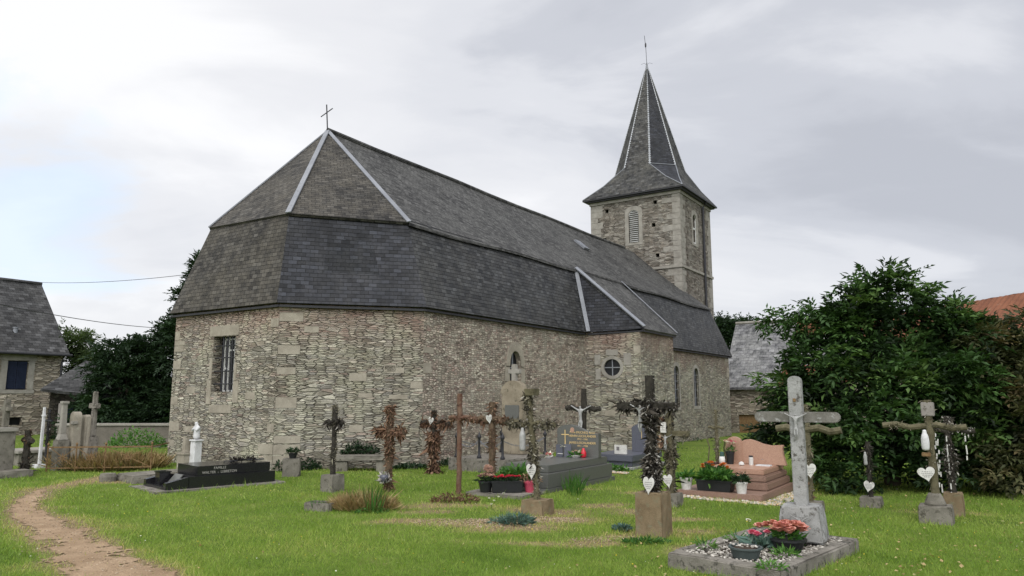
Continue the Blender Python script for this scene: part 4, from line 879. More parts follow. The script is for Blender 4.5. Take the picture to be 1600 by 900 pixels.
def corrugated(mb, a, b, c, d, n=60, amp=.02):
    a, b, c, d = map(Vector, (a, b, c, d)); nr = (b - a).cross(d - a).normalized(); nr = nr if nr.z > 0 else -nr; k = len(mb.v); vs = []
    for i in range(n + 1):
        o = nr * amp * math.cos(i * math.pi); vs += [a.lerp(b, i / n) + o, d.lerp(c, i / n) + o]
    mb.add(vs, [(2 * i, 2 * i + 2, 2 * i + 3, 2 * i + 1) for i in range(n)])
cg = MB(); mb = MB(); corrugated(cg, (3.2, 2.2, (zE + zR) / 2 + .98), (9.6, 2.2, (zE + zR) / 2 + .98), (9.6, 3.0, zR + .12), (3.2, 3.0, zR + .12), 90); cg.build('patch_sheet', M['rust_sheet'], rf); corrugated(mb, (2.6, -.34, zE + .04), (9.6, -.34, zE + .04), (9.6, .6, zE + 1.12), (2.9, .6, zE + 1.12), 90)
mb.build('patch_sheet', M['rust_sheet'], rf)
pane_mesh(fBn, rect(.5, 1.6, -.9, 1.15), -.10, 'door', M['rust'], bo)
bp = atz(1440, 487, 5.6) * 1.0; b1 = np.array([1.0, 0]); 
k_ = 30.0; q1 = ray(1425, 487) * (k_ / ray(1425, 487)[1]); q2 = ray(1640, 450) * (25.5 / ray(1640, 450)[1]); zr2 = EYE + q1[2]
dv_ = np.array([q2[0] - q1[0], q2[1] - q1[1]]); rz2 = math.atan2(dv_[1], dv_[0])
b2 = thing('rusty_roofed_barn', 'long barn with rusted corrugated iron roof behind the shrubs at the right', 'barn', (q1[0], q1[1], 0), rz2)
mb = MB(); dz_ = (EYE + q2[2] - zr2) / np.linalg.norm(dv_)
corrugated(mb, (-1.5, -3, zr2 - 2.2), (14, -3, zr2 - 2.2 + 14 * dz_), (14, 0, zr2 + 14 * dz_), (-1.5, 0, zr2 - 1.5 * dz_), 150, .012); corrugated(mb, (-1.5, 3, zr2 - 2.2), (14, 3, zr2 - 2.2), (14, 0, zr2 + 14 * dz_), (-1.5, 0, zr2 - 1.5 * dz_), 40)
mb.build('roof', M['rust_sheet'], b2)
mb = MB(); panel(mb, (-1.2, -2.7), (13.8, -2.7), -1, zr2 - 2.1); panel(mb, (-1.2, 2.7), (-1.2, -2.7), -1, zr2 - 2.1); panel(mb, (13.8, -2.7), (13.8, 2.7), -1, zr2 - 2.1); panel(mb, (13.8, 2.7), (-1.2, 2.7), -1, zr2 - 2.1); mb.build('wall', M['house_stone'], b2)

# overhead cables
def cable(a, b, sag, label):
    a, b = Vector(a), Vector(b); pts = [a.lerp(b, i / 20) - Vector((0, 0, sag * 4 * (i / 20) * (1 - i / 20))) for i in range(21)]
    tag(MB().tube(pts, .010, 5).build('overhead_cable', M['pot_black']), label, 'cable')
rt = np.array(wld(hs, ht - 3.2)); q = ray(300, 428); q = q * (24 / q[1])
cable((rt[0], rt[1], zr + .1), (q[0], q[1], EYE + q[2]), .12, 'upper black cable running from the house ridge towards the church roof')
qa = ray(-60, 463); qa = qa * (14 / qa[1]); qb = ray(262, 513); qb = qb * (27 / qb[1])
cable((qa[0], qa[1], EYE + qa[2]), (qb[0], qb[1], EYE + qb[2]), .12, 'lower black cable sloping in front of the house roof into the dark trees')

def tree(name, label, cat_, l, blobs, n, nl, L, Wd, rach, mat_, seed, trunk_r=.15, tb=.45, tv=.2, droop=.3, group=None, shell=.6, up=.25, extra=None):
    r_ = np.random.default_rng(seed); root = thing(name, label, cat_, l, 0, group)
    prts = [crown(r_, blobs, n, nl, L, Wd, rach, shell, tb, tv, droop, up)]
    if extra: prts += extra(r_)
    V, Fc, T = cat(*prts); np_obj('crown', V, Fc, mat_, root, T)
    mb = MB(); mean = np.mean([b[0] for b in blobs], 0); th_ = mean[2] * .5
    mb.tube([(0, 0, -.3), (0, 0, .2), (mean[0] * .3, mean[1] * .3, th_)], [trunk_r * 1.25, trunk_r, trunk_r * .8], 9)
    for c, r3 in blobs:
        c = Vector(c); st = Vector((mean[0] * .3, mean[1] * .3, th_ * random.Random(seed + len(mb.v)).uniform(.5, 1))); e = c + Vector((0, 0, r3[2] * .5))
        mb.tube([st, st.lerp(e, .5) + Vector((0, 0, .15)), e], [trunk_r * .6, trunk_r * .38, trunk_r * .1], 6)
    mb.build('trunk', M['trunk'], root, smooth=True); return root
# the broad elder-like shrub on the right, ~11.5-15 m away
bl = [((-1.0, .1, 1.75), (.90, .9, 1.0)), ((0, .2, 2.75), (1.0, .95, .85)), ((.25, .2, 3.5), (.60, .6, .50)), ((-.50, .3, 3.05), (.55, .6, .45)), ((.9, .1, 2.6), (.95, .9, .80)), ((1.75, .1, 2.15), (1.05, 1.0, 1.0)), ((-1.35, .9, 1.05), (.70, .7, .95)), ((-.3, -.3, .95), (1.25, 1.0, 1.1)), ((1.2, -.5, .85), (1.4, 1.0, 1.1)), ((2.2, -.3, 1.2), (1.0, 1.0, 1.2)), ((.4, -.5, 1.8), (1.1, .9, .9)), ((-.7, -.5, .45), (1.0, .6, .55)), ((.8, -.9, .40), (1.3, .6, .5)), ((2.0, -.8, .45), (1.1, .6, .55)), ((-1.1, .4, .5), (.7, .6, .6))]
def shoots(r_):
    out = []
    for x, z, dx, dz_, m in ((.35, 3.75, .12, .30, 20), (.75, 3.6, .42, .2, 18), (.1, 3.8, -.2, .25, 14), (-.5, 3.25, -.45, .22, 20), (1.0, 3.2, .35, .25, 14), (-.75, 3.2, -.6, .12, 40), (-1.2, 3.22, -.6, 0, 44), (-1.65, 3.15, -.5, -.16, 34), (-1.2, 3.0, -.5, .1, 30), (-.9, 2.8, -.6, .1, 30), (1.2, 3.35, .4, .18, 16), (.6, 3.9, .1, .25, 12), (1.15, 3.3, .5, .05, 18), (-.1, 3.3, .1, .5, 20), (.5, 3.6, .2, .3, 20)):
        f = r_.random(m); p = np.stack([x + dx * f * 1.0, .2 + .15 * r_.normal(size=m), z + dz_ * f * .8], 1) + .07 * r_.normal(size=(m, 3))
        d = np.stack([np.full(m, dx), .5 * r_.normal(size=m), np.full(m, dz_ + .1)], 1) + .55 * r_.normal(size=(m, 3))
        out.append(sprays(r_, p, d, 6, .13, .048, .22 * r_.uniform(.7, 1.2, m), np.full(m, .6), .3))
    return out
tree('broad_shrub', 'large dark green broad-leaved shrub with pinnate leaves behind the crosses at the right', 'shrub', (6.9, 13.6, -.1), bl, 9800, 6, .15, .055, .22, M['leaf_bush'], 21, .14, .45, .32, .30, None, .55, .15, extra=shoots)
bl = [((0, 0, 1.3), (1.5, 1.3, 1.3)), ((.3, .1, 2.45), (1.1, 1.0, .85)), ((-.9, .2, 2.3), (.8, .8, .75)), ((-.4, -.8, .4), (1.2, .6, .5)), ((1.6, 0, 1.6), (1.2, 1.2, 1.4)), ((-.2, -.8, .8), (1.3, .7, .8)), ((2.2, .2, 2.2), (.9, .9, .8))]
tree('olive_shrub', 'dull olive and brownish shrub at the right edge of the picture', 'shrub', (9.3, 13.0, -.1), bl, 6000, 6, .135, .05, .2, M['leaf_bush2'], 22, .12, .40, .26, .3, None, .45, .15)
# dark trees at the left, beyond the churchyard wall
q = lambda px, Y: (px - 800) / F * Y
bl = [((.2, 0, 2.1), (1.6, 1.5, 1.9)), ((-1.2, 0, 1.2), (1.0, 1.1, 1.1)), ((.9, .2, 3.9), (1.0, .9, 1.0)), ((-.4, 0, 3.4), (1.2, 1, .9)), ((1.3, 0, 1.3), (1.6, 1.3, 1.5)), ((-.7, 0, 2.8), (.6, .7, .6)), ((.3, -.6, .8), (2.3, 1, .9))]
tree('dense_tree', 'dense dark green tree against the sky left of the church', 'tree', (q(213, 28), 28, -.6), bl, 6500, 7, .17, .07, .3, M['leaf_dark'], 31, .2, .45, .25, .3)
tree('leaning_tree', 'tall dark tree whose top shows beside the church eaves', 'tree', (q(292, 27), 27.5, -.6), [((0, 0, 3.6), (1.1, 1.1, 1.8)), ((.1, 0, 5.6), (.75, .8, 1.0)), ((.2, 0, 6.7), (.6, .6, .75)), ((-.5, 0, 4.4), (.6, .7, .7)), ((0, 0, 1.5), (1.3, 1.2, 1.5))], 3200, 7, .16, .065, .28, M['leaf_dark'], 32, .18, .55, .25, .3)
tree('airy_tree', 'pale loose-leaved tree just right of the house gable', 'tree', (q(124, 34), 34, -.6), [((0, 0, 2.6), (1.1, 1.0, 1.6)), ((.3, 0, 4.3), (.75, .7, .7)), ((-.4, 0, 4.5), (.7, .7, .7)), ((.7, 0, 3.2), (.7, .7, .9)), ((0, 0, 1.0), (1.5, 1.0, 1.4))], 2300, 7, .16, .06, .32, M['leaf_mid'], 33, .14, .5, .25, .4)
tree('distant_tree', 'round dark tree showing over the barn roof right of the tower', 'tree', (q(1150, 62), 62, -1), [((0, 0, 6.2), (2.2, 2, 2.2)), ((-1.6, 0, 6.8), (1.5, 1.5, 1.7)), ((.9, 0, 7.9), (1.2, 1.2, 1.2)), ((-1.0, 0, 8.3), (1.3, 1.2, 1.0)), ((1.8, 0, 5.8), (1.1, 1.1, 1.6)), ((-3, 0, 6.5), (1.3, 1.3, 1.7))], 4200, 5, .26, .12, .45, M['leaf_dark'], 34, .3, .6, .25, .3)
tree('distant_tree', 'low bush top just showing over the rusty barn ridge', 'tree', (q(1548, 40), 40, -1), [((0, 0, 5.6), (1.2, 1, 1.0)), ((1.2, 0, 5.4), (1.0, 1, 1.0))], 900, 5, .2, .09, .35, M['leaf_mid'], 35, .2, .5, .25, .3)

# ------------------------------------------------------------------ crosses
def cross(px, py, label, top, wd, arm=None, m='bark_dark', base=None, base_m='block', garland=(), hearts=(), chr_=None, section='sq', arm_w=None, plaque=None, yaw=0.0, name='grave_cross', lean=0.0, group='iron and wooden grave crosses'):
    """px, py = foot of the whole thing in the photograph; rows and columns of it measured there"""
    p = G(px, py); o = thing(name, label, 'cross', p, -AX + yaw, group); hgt = Z(p, top); z0 = 0.0
    cv = 1 / math.cos(AX - yaw + math.atan2(p.x, p.y) * .5)     # the arms stand oblique to the view
    if base:
        bw, bt = W(p, base[0]), Z(p, base[1]); MB().box((0, .0, -.12), (bw * .86, bw * .80, bt + .12), taper=(.95, .95)).build('base', M[base_m], o, .012, rough=.006); z0 = bt - .01
    ww = W(p, wd); x_l = lambda z: lean * (z - z0)
    mb = MB(); top_pt = (x_l(hgt), 0, hgt)
    if section == 'sq': mb.bar((0, 0, z0 - (.1 if not base else 0)), top_pt, ww, ww * .8)
    else:
        nseg = 9; r_ = random.Random(int(px)); mb.tube([(x_l(z0 + (hgt - z0) * i / nseg) + r_.uniform(-.1, .1) * ww, 0, z0 + (hgt - z0) * i / nseg - (.1 if i == 0 and not base else 0)) for i in range(nseg + 1)], [ww * .5 * r_.uniform(.8, 1.15) for i in range(nseg + 1)], 9)
    mb.build('post', M[m], o, .004 if section == 'sq' else 0, rough=.004 if section == 'sq' else 0)
    segs = [((0, 0, z0 + .05), top_pt)]
    if arm:
        az_ = Z(p, arm[0]); la, ra = W(p, arm[1] - px) * 1.12, W(p, arm[2] - px) * 1.12; aw = W(p, arm_w or wd * .85); mb = MB(); xa = x_l(az_); la += 0; 
        if section == 'sq': mb.bar((la, -.004, az_), (ra, -.004, az_), aw, aw * .75)
        else: mb.tube([(la + (ra - la) * i / 6, -.004, az_ + .3 * aw * math.sin(i * 2.1)) for i in range(7)], aw * .5, 8)
        mb.build('arm', M[m], o, .004 if section == 'sq' else 0, rough=.004 if section == 'sq' else 0); segs.append(((la, 0, az_), (ra, 0, az_)))
    for k, g in enumerate(garland):
        gm, n, rad, L, drp, tb, which = g; r_ = np.random.default_rng(int(px * 3 + k)); sg = list(which) if isinstance(which[0], tuple) else [segs[i] for i in which if i < len(segs)]
        V, Fc, T = flakes(r_, sg, n, rad, L, L * .55, drp, tb); np_obj('garland', V, Fc, M[gm], o, T)
    for h in hearts: heart(o, (W(p, h[0] - px) * 1.05, -(h[4] if len(h) > 4 else ww * .45 + .02), Z(p, h[1])), W(p, h[2]), W(p, h[3]))
    if chr_:
        cx_, cy_, ch_, cm = chr_; corpus(o, (W(p, cx_ - px), -ww * .40, Z(p, cy_)), W(p, ch_), M[cm])
    if plaque:
        a, b, c, d = plaque; pl = MB(); pl.box((W(p, a - px), -ww * .5 - .02, Z(p, b)), (W(p, c), .02, W(p, d))); q = pl.build('name_plaque', M['white'], o, .003)
        l2 = MB()
        for i in range(3): l2.box((W(p, a - px), -ww * .5 - .031, Z(p, b) + W(p, d) * (.25 + .22 * i)), (W(p, c) * .55, .002, .006))
        l2.build('lettering', M['ink'], q)
    return o, p, segs
cross(519, 768, 'thin dark cross with drooping arms on a grey block, left of the stone bench', 632, 8, (660, 502, 533), 'bark_dark', (32, 741), 'block_grey', [('wither_grey', 420, .045, .06, .3, .35, (0,)), ('wither_dark', 260, .05, .10, .9, .35, (1,))], section='round')
o, p, _ = cross(607, 768, 'brown withered cross thick with dead flowers beside the dry grass tuft', 633, 10, (674, 584, 633), 'bark_brown', None, 'block', [('wither', 950, .075, .085, .5, .5, (0,)), ('wither', 420, .07, .12, .9, .45, (1,))], section='round')
r_ = np.random.default_rng(5); V, Fc, T = clump(r_, 60, .09, .2, .09, .05, .6, (0, -.1, .15), .4); np_obj('dead_flowers', V, Fc, M['beads_white'], o, T * .4)
MB().lathe([(.02, 0), (.05, .01), (.075, .09), (.07, .13), (.02, .14)], (.01, -.13, .16), 14).build('blue_bowl', M['granite_blue'], o, smooth=True)
cross(677, 740, 'shaggy brown cross against the church wall with a white heart at its crossing', 641, 8, (661, 655, 705), 'bark_dark', None, 'block', [('wither', 520, .06, .10, .8, .30, (0,)), ('wither', 330, .05, .12, .9, .30, (1,)), ('wither', 350, .12, .16, .9, .42, (((0, 0, .02), (0, 0, .9)),))], [(675, 658, 10, 12)], section='round')
o, p, _ = cross(717, 772, 'slender rust red cross standing bare in the grass', 615, 8, (653, 700, 745), 'bark_red', None, 'block', [('wither', 120, .05, .08, .7, .5, (1,)), ('wither', 70, .045, .06, .6, .25, (0,))], section='round')
o, p, _ = cross(769, 748, 'dark bark-covered cross with a white heart between the chained grave and the flowers', 628, 11, (656, 742, 796), 'bark_brown', None, 'block', [('wither', 420, .07, .09, .7, .28, (0,)), ('wither', 300, .055, .10, .8, .26, (1,))], [(768, 655, 11, 14)], section='round')
o, p, _ = cross(840, 803, 'tall lichened cross with rope-like arms and a white cherub heart low on a brown block', 615, 10, (663, 793, 868), 'bark_moss', (46, 780), 'block', [('wither_grey', 700, .06, .07, .4, .42, (0,)), ('wither_grey', 520, .055, .06, .3, .5, (1,)), ('wither_dark', 300, .065, .08, .8, .3, (0, 1))], [(834, 737, 17, 24)], section='round', lean=-.10)
# a bead rosette and capital on the leaning post
mb = MB(); hh = Z(p, 615); mb.box((-.10 * hh + .08, 0, hh - .03), (.15, .15, .10), taper=(1.15, 1.15)); mb.build('capital', M['bark_moss'], o, .008)
skin_figure('virgin_figure', [(0, 0, 0), (0, 0, .14), (0, 0, .24), (0, 0, .29), (0, 0, .34)], [(0, 1), (1, 2), (2, 3), (3, 4)], [.05, .045, .055, .022, .032], M['pewter'], o, (-.10 * .9 - .10, -.09, .85))
o, p, _ = cross(914, 735, 'black cross with pale crucifix and beaded arms behind the grey headstone', 607, 9, (638, 886, 939), 'bark_dark', None, 'block', [('wither_dark', 420, .055, .06, .5, .5, (1,)), ('wither_dark', 200, .05, .06, .5, .3, (0,)), ('beads_white', 60, .07, .045, .4, .4, (1,))], chr_=(911, 642, 42, 'pewter'), section='round')
o, p, _ = cross(1022, 838, 'tallest black crusted cross with a small silver crucifix on a brown stone block', 587, 13, (634, 974, 1058), 'bark_dark', (52, 768), 'block', [('wither_dark', 1500, .10, .075, .5, .42, (((0, 0, .5), (0, 0, 1.45)),)), ('wither_dark', 480, .055, .07, .4, .3, (1,)), ('wither_dark', 160, .05, .05, .4, .3, (0,)), ('beads_white', 170, .12, .05, .5, .3, (((0, 0, .5), (0, 0, 1.4)),)), ('wither_dark', 200, .06, .05, .4, .5, (((0, 0, 1.35), (0, 0, 1.8)),)), ('wither_dark', 420, .07, .09, 1.0, .4, (1,)), ('beads_white', 30, .07, .04, .6, .3, (1,))], [(1024, 757, 18, 26, .15)], chr_=(1008, 640, 42, 'pewter'), arm_w=13)
o, p, _ = cross(1050, 790, 'shorter mossy cross with white name plate behind the tallest black crusted cross', 642, 12, (677, 1025, 1077), 'bark_moss', (34, 770), 'block_grey', [('wither_grey', 800, .085, .07, .5, .4, (((0, 0, .2), (0, 0, 1.2)),)), ('wither_dark', 400, .09, .08, .6, .3, (0,)), ('wither_grey', 160, .05, .06, .4, .4, (1,)), ('wither', 120, .09, .12, .9, .7, (((-.12, 0, .8), (-.12, 0, 1.3)),))], [(1050, 751, 15, 20, .12)], chr_=(1045, 684, 26, 'pewter'), plaque=(1043, 676, 9, 16))
o, p, _ = cross(1268, 800, 'dim narrow cross with a lettered white heart half hidden behind the big concrete cross', 632, 10, (671, 1228, 1312), 'bark_moss', (40, 783), 'block_grey', [('wither_grey', 300, .06, .06, .5, .35, (0,)), ('wither', 120, .05, .06, .5, .5, (((0, 0, .1), (0, 0, .6)),))], [(1271, 735, 20, 22, .10)], section='round', arm_w=11)
o, p, _ = cross(1362, 792, 'small dark cross in the shade of the shrub with a grey heart above its base', 690, 6, None, 'bark_dark', (36, 776), 'block_grey', [('wither_dark', 160, .05, .06, .5, .3, (0,))], [(1361, 760, 15, 17, .07)], section='round')
skin_figure('virgin_figure', [(0, 0, 0), (0, 0, .08), (0, 0, .14), (0, 0, .17), (0, 0, .20)], [(0, 1), (1, 2), (2, 3), (3, 4)], [.03, .026, .03, .013, .02], M['pewter'], o, (-.03, -.06, Z(p, 727)))
o, p, _ = cross(1464, 816, 'mossy cross with log arms, white Virgin figure and heart before the shrub', 625, 12, (666, 1407, 1508), 'bark_moss', (54, 789), 'block_grey', [('wither_grey', 200, .065, .05, .4, .4, (0,)), ('wither_grey', 140, .05, .05, .3, .4, (1,))], [(1457, 741, 24, 22, .09)], section='round', arm_w=9)
zc_ = Z(p, 704); skin_figure('virgin_figure', [(0, 0, 0), (0, 0, .10), (0, 0, .19), (0, 0, .235), (0, 0, .275)], [(0, 1), (1, 2), (2, 3), (3, 4)], [.045, .055, .05, .022, .030], M['plaster'], o, (-.05, -.11, zc_))
MB().box((-.05, -.10, zc_ - .07), (.10, .08, .05)).build('bracket', M['rust'], o, .006)
MB().box((0, .01, Z(p, 650)), (.15, .13, .18)).build('capping', M['grey_wood'], o, .008)
MB().lathe([(.13, 0), (.12, .05), (.09, .12), (.07, .16)], (0, 0, Z(p, 789) - .01), 12).build('foot', M['block_grey'], o, smooth=True)
o, p, _ = cross(1492, 805, 'cross hung with strings of white beads behind the Virgin cross at the right', 650, 9, (672, 1470, 1524), 'bark_dark', (32, 769), 'block', [('wither_dark', 260, .08, .07, .8, .4, (0,)), ('beads_white', 60, .10, .05, .9, .3, (0,)), ('beads_white', 26, .06, .05, .6, .3, (1,))], section='round')
mb = MB(); rn = random.Random(4)
for k in range(7):
    x = rn.uniform(-.26, .22); z = Z(p, 676) - rn.uniform(0, .1)
    for i in range(rn.randint(3, 7)): mb.tube([(x, -.05, z), (x + rn.uniform(-.01, .01), -.05, z - rn.uniform(.04, .12))], .009, 5); z -= rn.uniform(.10, .17)
mb.build('bead_strings', M['white'], o)
o, p, _ = cross(38, 741, 'stubby rusted iron cross with dead leaves low on the left lawn', 672, 10, (688, 28, 52), 'bark_dark', (22, 737), 'block_grey', [('wither', 260, .06, .07, .6, .35, (0,)), ('wither_dark', 120, .09, .12, .5, .3, (((0, 0, .05), (0, 0, .35)),)), ('wither', 60, .05, .07, .6, .4, (1,))], section='round')
o, p, _ = cross(1123, 762, 'slim lichen yellow openwork cross rising behind the orange flowers', 640, 5, (668, 1112, 1134), 'bark_moss', None, 'block', [('wither_grey', 330, .06, .05, .2, .45, (0,)), ('wither', 150, .10, .09, .4, .2, (((-.1, 0, .25), (.12, 0, .42)),))], section='round')
mb = MB()
for sx_ in (-1, 1): mb.tube([(sx_ * .05, -.03, .3), (sx_ * .16, -.03, .45), (sx_ * .13, -.03, .7), (sx_ * .17, -.03, .85)], .012, 6)
mb.build('scrollwork', M['bark_moss'], o)

# big concrete cross on its kerbed grave in the foreground
yawG = R(-43)
pn = Vector(atz(1222, 892, .135)); c_, s_n = math.cos(yawG), math.sin(yawG)
gr_o = thing('kerbed_grave', 'weathered concrete kerbed grave filled with gravel in the right foreground', 'grave', (pn.x, pn.y, float(gz(pn.x, pn.y)) + 0.0), yawG)
GW, GL = 1.12, 1.95                               # the near corner is the origin: x runs to -GW, y to GL
kerb = MB()
for a, b, c, d in ((-GW / 2, .09, GW, .18), (-GW / 2, GL - .09, GW, .18), (-.09, GL / 2, .18, GL - .36 - .004), (-GW + .09, GL / 2, .18, GL - .36 - .004)): kerb.box((a, b, -.18), (c, d, .315))
kerb.build('kerb', M['concrete_dark'], gr_o, .015, rough=.007)
MB().box((-GW / 2, GL / 2, -.1), (GW - .37, GL - .37, .20)).build('bed', M['soil'], gr_o)
r_ = np.random.default_rng(12); n = 2600; pp = np.stack([r_.uniform(-GW + .12, -.10, n), r_.uniform(.12, GL - .1, n), r_.uniform(.09, .125, n)], 1)
edge = (pp[:, 0] > -.19) | (pp[:, 0] < -GW + .19) | (pp[:, 1] < .19) | (pp[:, 1] > GL - .19); pp[edge, 2] = .138; kp = ~edge | (r_.random(n) < .35)
V, Fc, T = stones(r_, pp[kp], r_.uniform(.009, .020, kp.sum())); tag(np_obj('gravel', V, Fc, M['gravel'], gr_o, T), None, None, None, 'stuff')
def gpt(x, y, z=.17): return Vector((pn.x + x * c_ - y * s_n, pn.y + x * s_n + y * c_, z + gr_o.location.z))
# the cross itself, placed by its socle
cp = Vector(atz(1252, 842, .19)); cc = thing('concrete_cross', 'large pale grey concrete cross with crucifix on a tapered socle, nearest to the camera', 'cross', (cp.x + .10, cp.y + .2, gr_o.location.z), R(-31))
zt_ = lambda py: Z(Vector((cp.x, cp.y + .12, cc.location.z)), py)
MB().box((0, 0, .15), (.46, .40, zt_(790) - .15), taper=(.80, .82)).build('socle', M['concrete'], cc, .014, rough=.006)
zz0, zz1, za = zt_(790) - .02, zt_(587), zt_(652)
mb = MB(); hw = .068; out = [(-hw, zz0), (hw, zz0), (hw, zz1 - .05)] + [(hw * math.cos(a), zz1 - .05 + .05 * math.sin(a)) for a in np.linspace(.3, math.pi - .3, 7)] + [(-hw, zz1 - .05)]
mb.prism(out, -.05, .05); mb.build('post', M['concrete'], cc, .008)
mb = MB(); ah = .055; al = .425
for sx_ in (-1, 1):
    e = [(sx_ * .069, za - ah), (sx_ * (al - .05), za - ah)] + [(sx_ * (al - .05 + .05 * math.cos(a)), za + ah * math.sin(a)) for a in np.linspace(-1.2, 1.2, 7)] + [(sx_ * (al - .05), za + ah), (sx_ * .069, za + ah)]
    MB().prism(e if sx_ > 0 else e[::-1], -.047, .047).build('arm', M['concrete_arm'], cc, .007)
corpus(cc, (0, -.062, za - .01), .27, M['pewter'])
corpus(cc, (.02, -.205, zt_(790) * .62 + .06), .25, M['concrete'])
MB().box((-.005, -.055, za + .16), (.03, .012, .035)).build('title_plate', M['rust'], cc, .002)

# ------------------------------------------------------------------ tombs
# long black granite family tomb at the left
yb = R(-45); bt_p = Vector((*atz(258.6, 766.7, .03)[:2], 0)); bt_p.z = float(gz(bt_p.x, bt_p.y))
bt = thing('black_tomb', 'long polished black granite tomb in front of the apse', 'tomb', bt_p, yb)
BW, BL = 1.06, 1.98
MB().box((-BW / 2, BL / 2 - .03, -.15), (BW + .28, BL + .36, .185)).build('plinth', M['concrete_dark'], bt, .012, rough=.004)
def slope_block(mb, x0, x1, y0, y1, z0, zf, zb): mb.add([(x0, y0, z0), (x1, y0, z0), (x1, y1, z0), (x0, y1, z0), (x0, y0, zf), (x1, y0, zf), (x1, y1, zb), (x0, y1, zb)], [(3, 2, 1, 0), (4, 5, 6, 7), (0, 1, 5, 4), (1, 2, 6, 5), (2, 3, 7, 6), (3, 0, 4, 7)])
mb = MB(); mb.box((-BW / 2, BL / 2 + .19, .03), (BW, BL - .38, .20)); slope_block(mb, -.12, 0, 0, .375, .03, .15, .225); slope_block(mb, -BW, -BW + .12, 0, .375, .03, .15, .225); mb.box((-BW / 2, .06, .03), (BW - .245, .12, .05)); mb.build('body', M['granite_black'], bt, .006)
MB().box((-BW / 2, BL / 2 + .24, .232), (BW - .16, BL - .62, .16)).build('upper_slab', M['granite_black'], bt, .006)
text('FAMILLE', .062, M['letter_grey'], bt, (-.077, .95, .345), (R(90), 0, R(90)))
text('WALTER  -  LEBRETON', .062, M['letter_grey'], bt, (-.077, .95, .275), (R(90), 0, R(90)))
mb = MB(); rn = random.Random(8)
for a, b in (((-.62, 1.25, .41), (-.22, 1.85, .44)), ((-.58, 1.85, .425), (-.25, 1.2, .43)), ((-.66, 1.5, .42), (-.18, 1.55, .45))): mb.bar(a, b, .05, .02)
V, Fc, T = clump(np.random.default_rng(3), 90, .22, .06, .10, .03, .9, (-.42, 1.55, .40), .1); 
pr = thing('bronze_spray', 'dark bronze palm spray lying on the black tomb', 'ornament', bt.matrix_world @ Vector((0, 0, 0)) if False else bt_p, yb); mb.build('cross_bars', M['dark_metal'], pr, .004); np_obj('leaves', V, Fc, M['wither_dark'], pr, T)
va = thing('stone_vase', 'square black granite vase in the recess of the black tomb', 'vase', bt_p, yb)
mb = MB(); mb.box((-.72, .20, .08), (.20, .17, .20), taper=(1.12, 1.12)); mb.box((-.72, .20, .28), (.25, .22, .02)); mb.build('body', M['granite_black'], va, .005)
pl = MB(); pl.add([(-.50, .18, .085), (-.16, .18, .085), (-.16, .33, .26), (-.50, .33, .26), (-.50, .20, .085), (-.16, .20, .085), (-.16, .35, .26), (-.50, .35, .26)], [(0, 1, 2, 3), (7, 6, 5, 4), (0, 4, 5, 1), (1, 5, 6, 2), (2, 6, 7, 3), (3, 7, 4, 0)])
tag(pl.build('memorial_plaque', M['granite_grey']), 'grey tilted plaque in the recess of the black tomb', 'plaque').location = bt_p; bpy.data.objects['memorial_plaque'].rotation_euler.z = yb

def tomb(name, label, s0, s1, t0, t1, dz=0.0):
    q_ = wld(s0, (t0 + t1) / 2); z = float(gz(*q_)) + dz; return thing(name, label, 'tomb', (q_[0], q_[1], z)), s1 - s0, t1 - t0
# grey granite tomb with wavy headstone
gt, gl, gw = tomb('granite_tomb', 'stepped grey granite tomb with a wave-topped gilded headstone', -.05, 2.85, 7.72, 8.86)
MB().box((0, gl / 2, -.2), (gw, gl, .25)).build('plinth', M['granite_grey'], gt, .008)
MB().box((.03, gl / 2 + .17, .052), (gw - .14, gl - .42, .24)).build('body', M['granite_grey'], gt, .008)
MB().box((.01, gl / 2 + .22, .294), (gw - .26, gl - .62, .13)).build('upper_slab', M['granite_grey'], gt, .01)
hsy = gl - .42; z_, h1, h2 = .42, 1.10, .90; hw = (gw - .22) / 2
out = [(-hw, z_), (hw, z_), (hw, z_ + .44)] + [(hw - 2 * hw * f, z_ + .44 + .20 * (math.sin((f - .12) * math.pi * 1.0) if f > .12 else 0) * (1.15 if .35 < f < .8 else 1) ) for f in np.linspace(.05, .97, 16)] + [(-hw, z_ + .50)]
out = [(-hw, z_), (hw, z_), (hw, z_ + .46), (hw * .8, z_ + .46), (hw * .5, z_ + .485), (hw * .2, z_ + .545), (-.1 * hw, z_ + .60), (-.4 * hw, z_ + .625), (-.65 * hw, z_ + .615), (-.88 * hw, z_ + .575), (-hw, z_ + .53)]
hst = MB().prism(out, hsy - .06, hsy + .06).build('headstone', M['granite_grey'], gt, .006)
rx = (R(90), 0, 0); fy = hsy - .064
for s_, zz, sz in (('Mme DUCNEQ Anne', .475, .062), ('HENRI LOCHLANDER', .405, .062), ('1913 - 1986', .345, .048), ('JAMES LOCHLANDER', .275, .062), ('1911 - 1998', .215, .048)): text(s_, sz, M['gold'], hst, (hw * .24, fy, z_ + zz), rx)
mb = MB(); mb.box((-hw * .60, fy, z_ + .16), (.016, .006, .36)); mb.box((-hw * .60, fy, z_ + .42), (.17, .006, .016)); mb.build('gilt_cross', M['gold'], hst)
mb = MB(); mb.lathe([(.045, 0), (.045, .008)], (0, 0, 0), 16, 1, 1.15); mb.v = [(x - hw * .24, fy - z, y + z_ + .52) for x, y, z in mb.v]; mb.build('porcelain_portrait', M['granite_pink'], hst)
def put(o_, x, y, z): return o_.location + Matrix.Rotation(o_.rotation_euler.z, 3, 'Z') @ Vector((x, y, z))
pq = thing('open_book_plaque', 'dark blue plaque with a small white dove on the grey tomb', 'plaque', put(gt, -hw * .42, hsy - .28, .425))
MB().box((-.085, 0, 0), (.15, .04, .24)).box((.09, .015, 0), (.14, .04, .25), rz=.25).build('slab', M['granite_blue'], pq, .005)
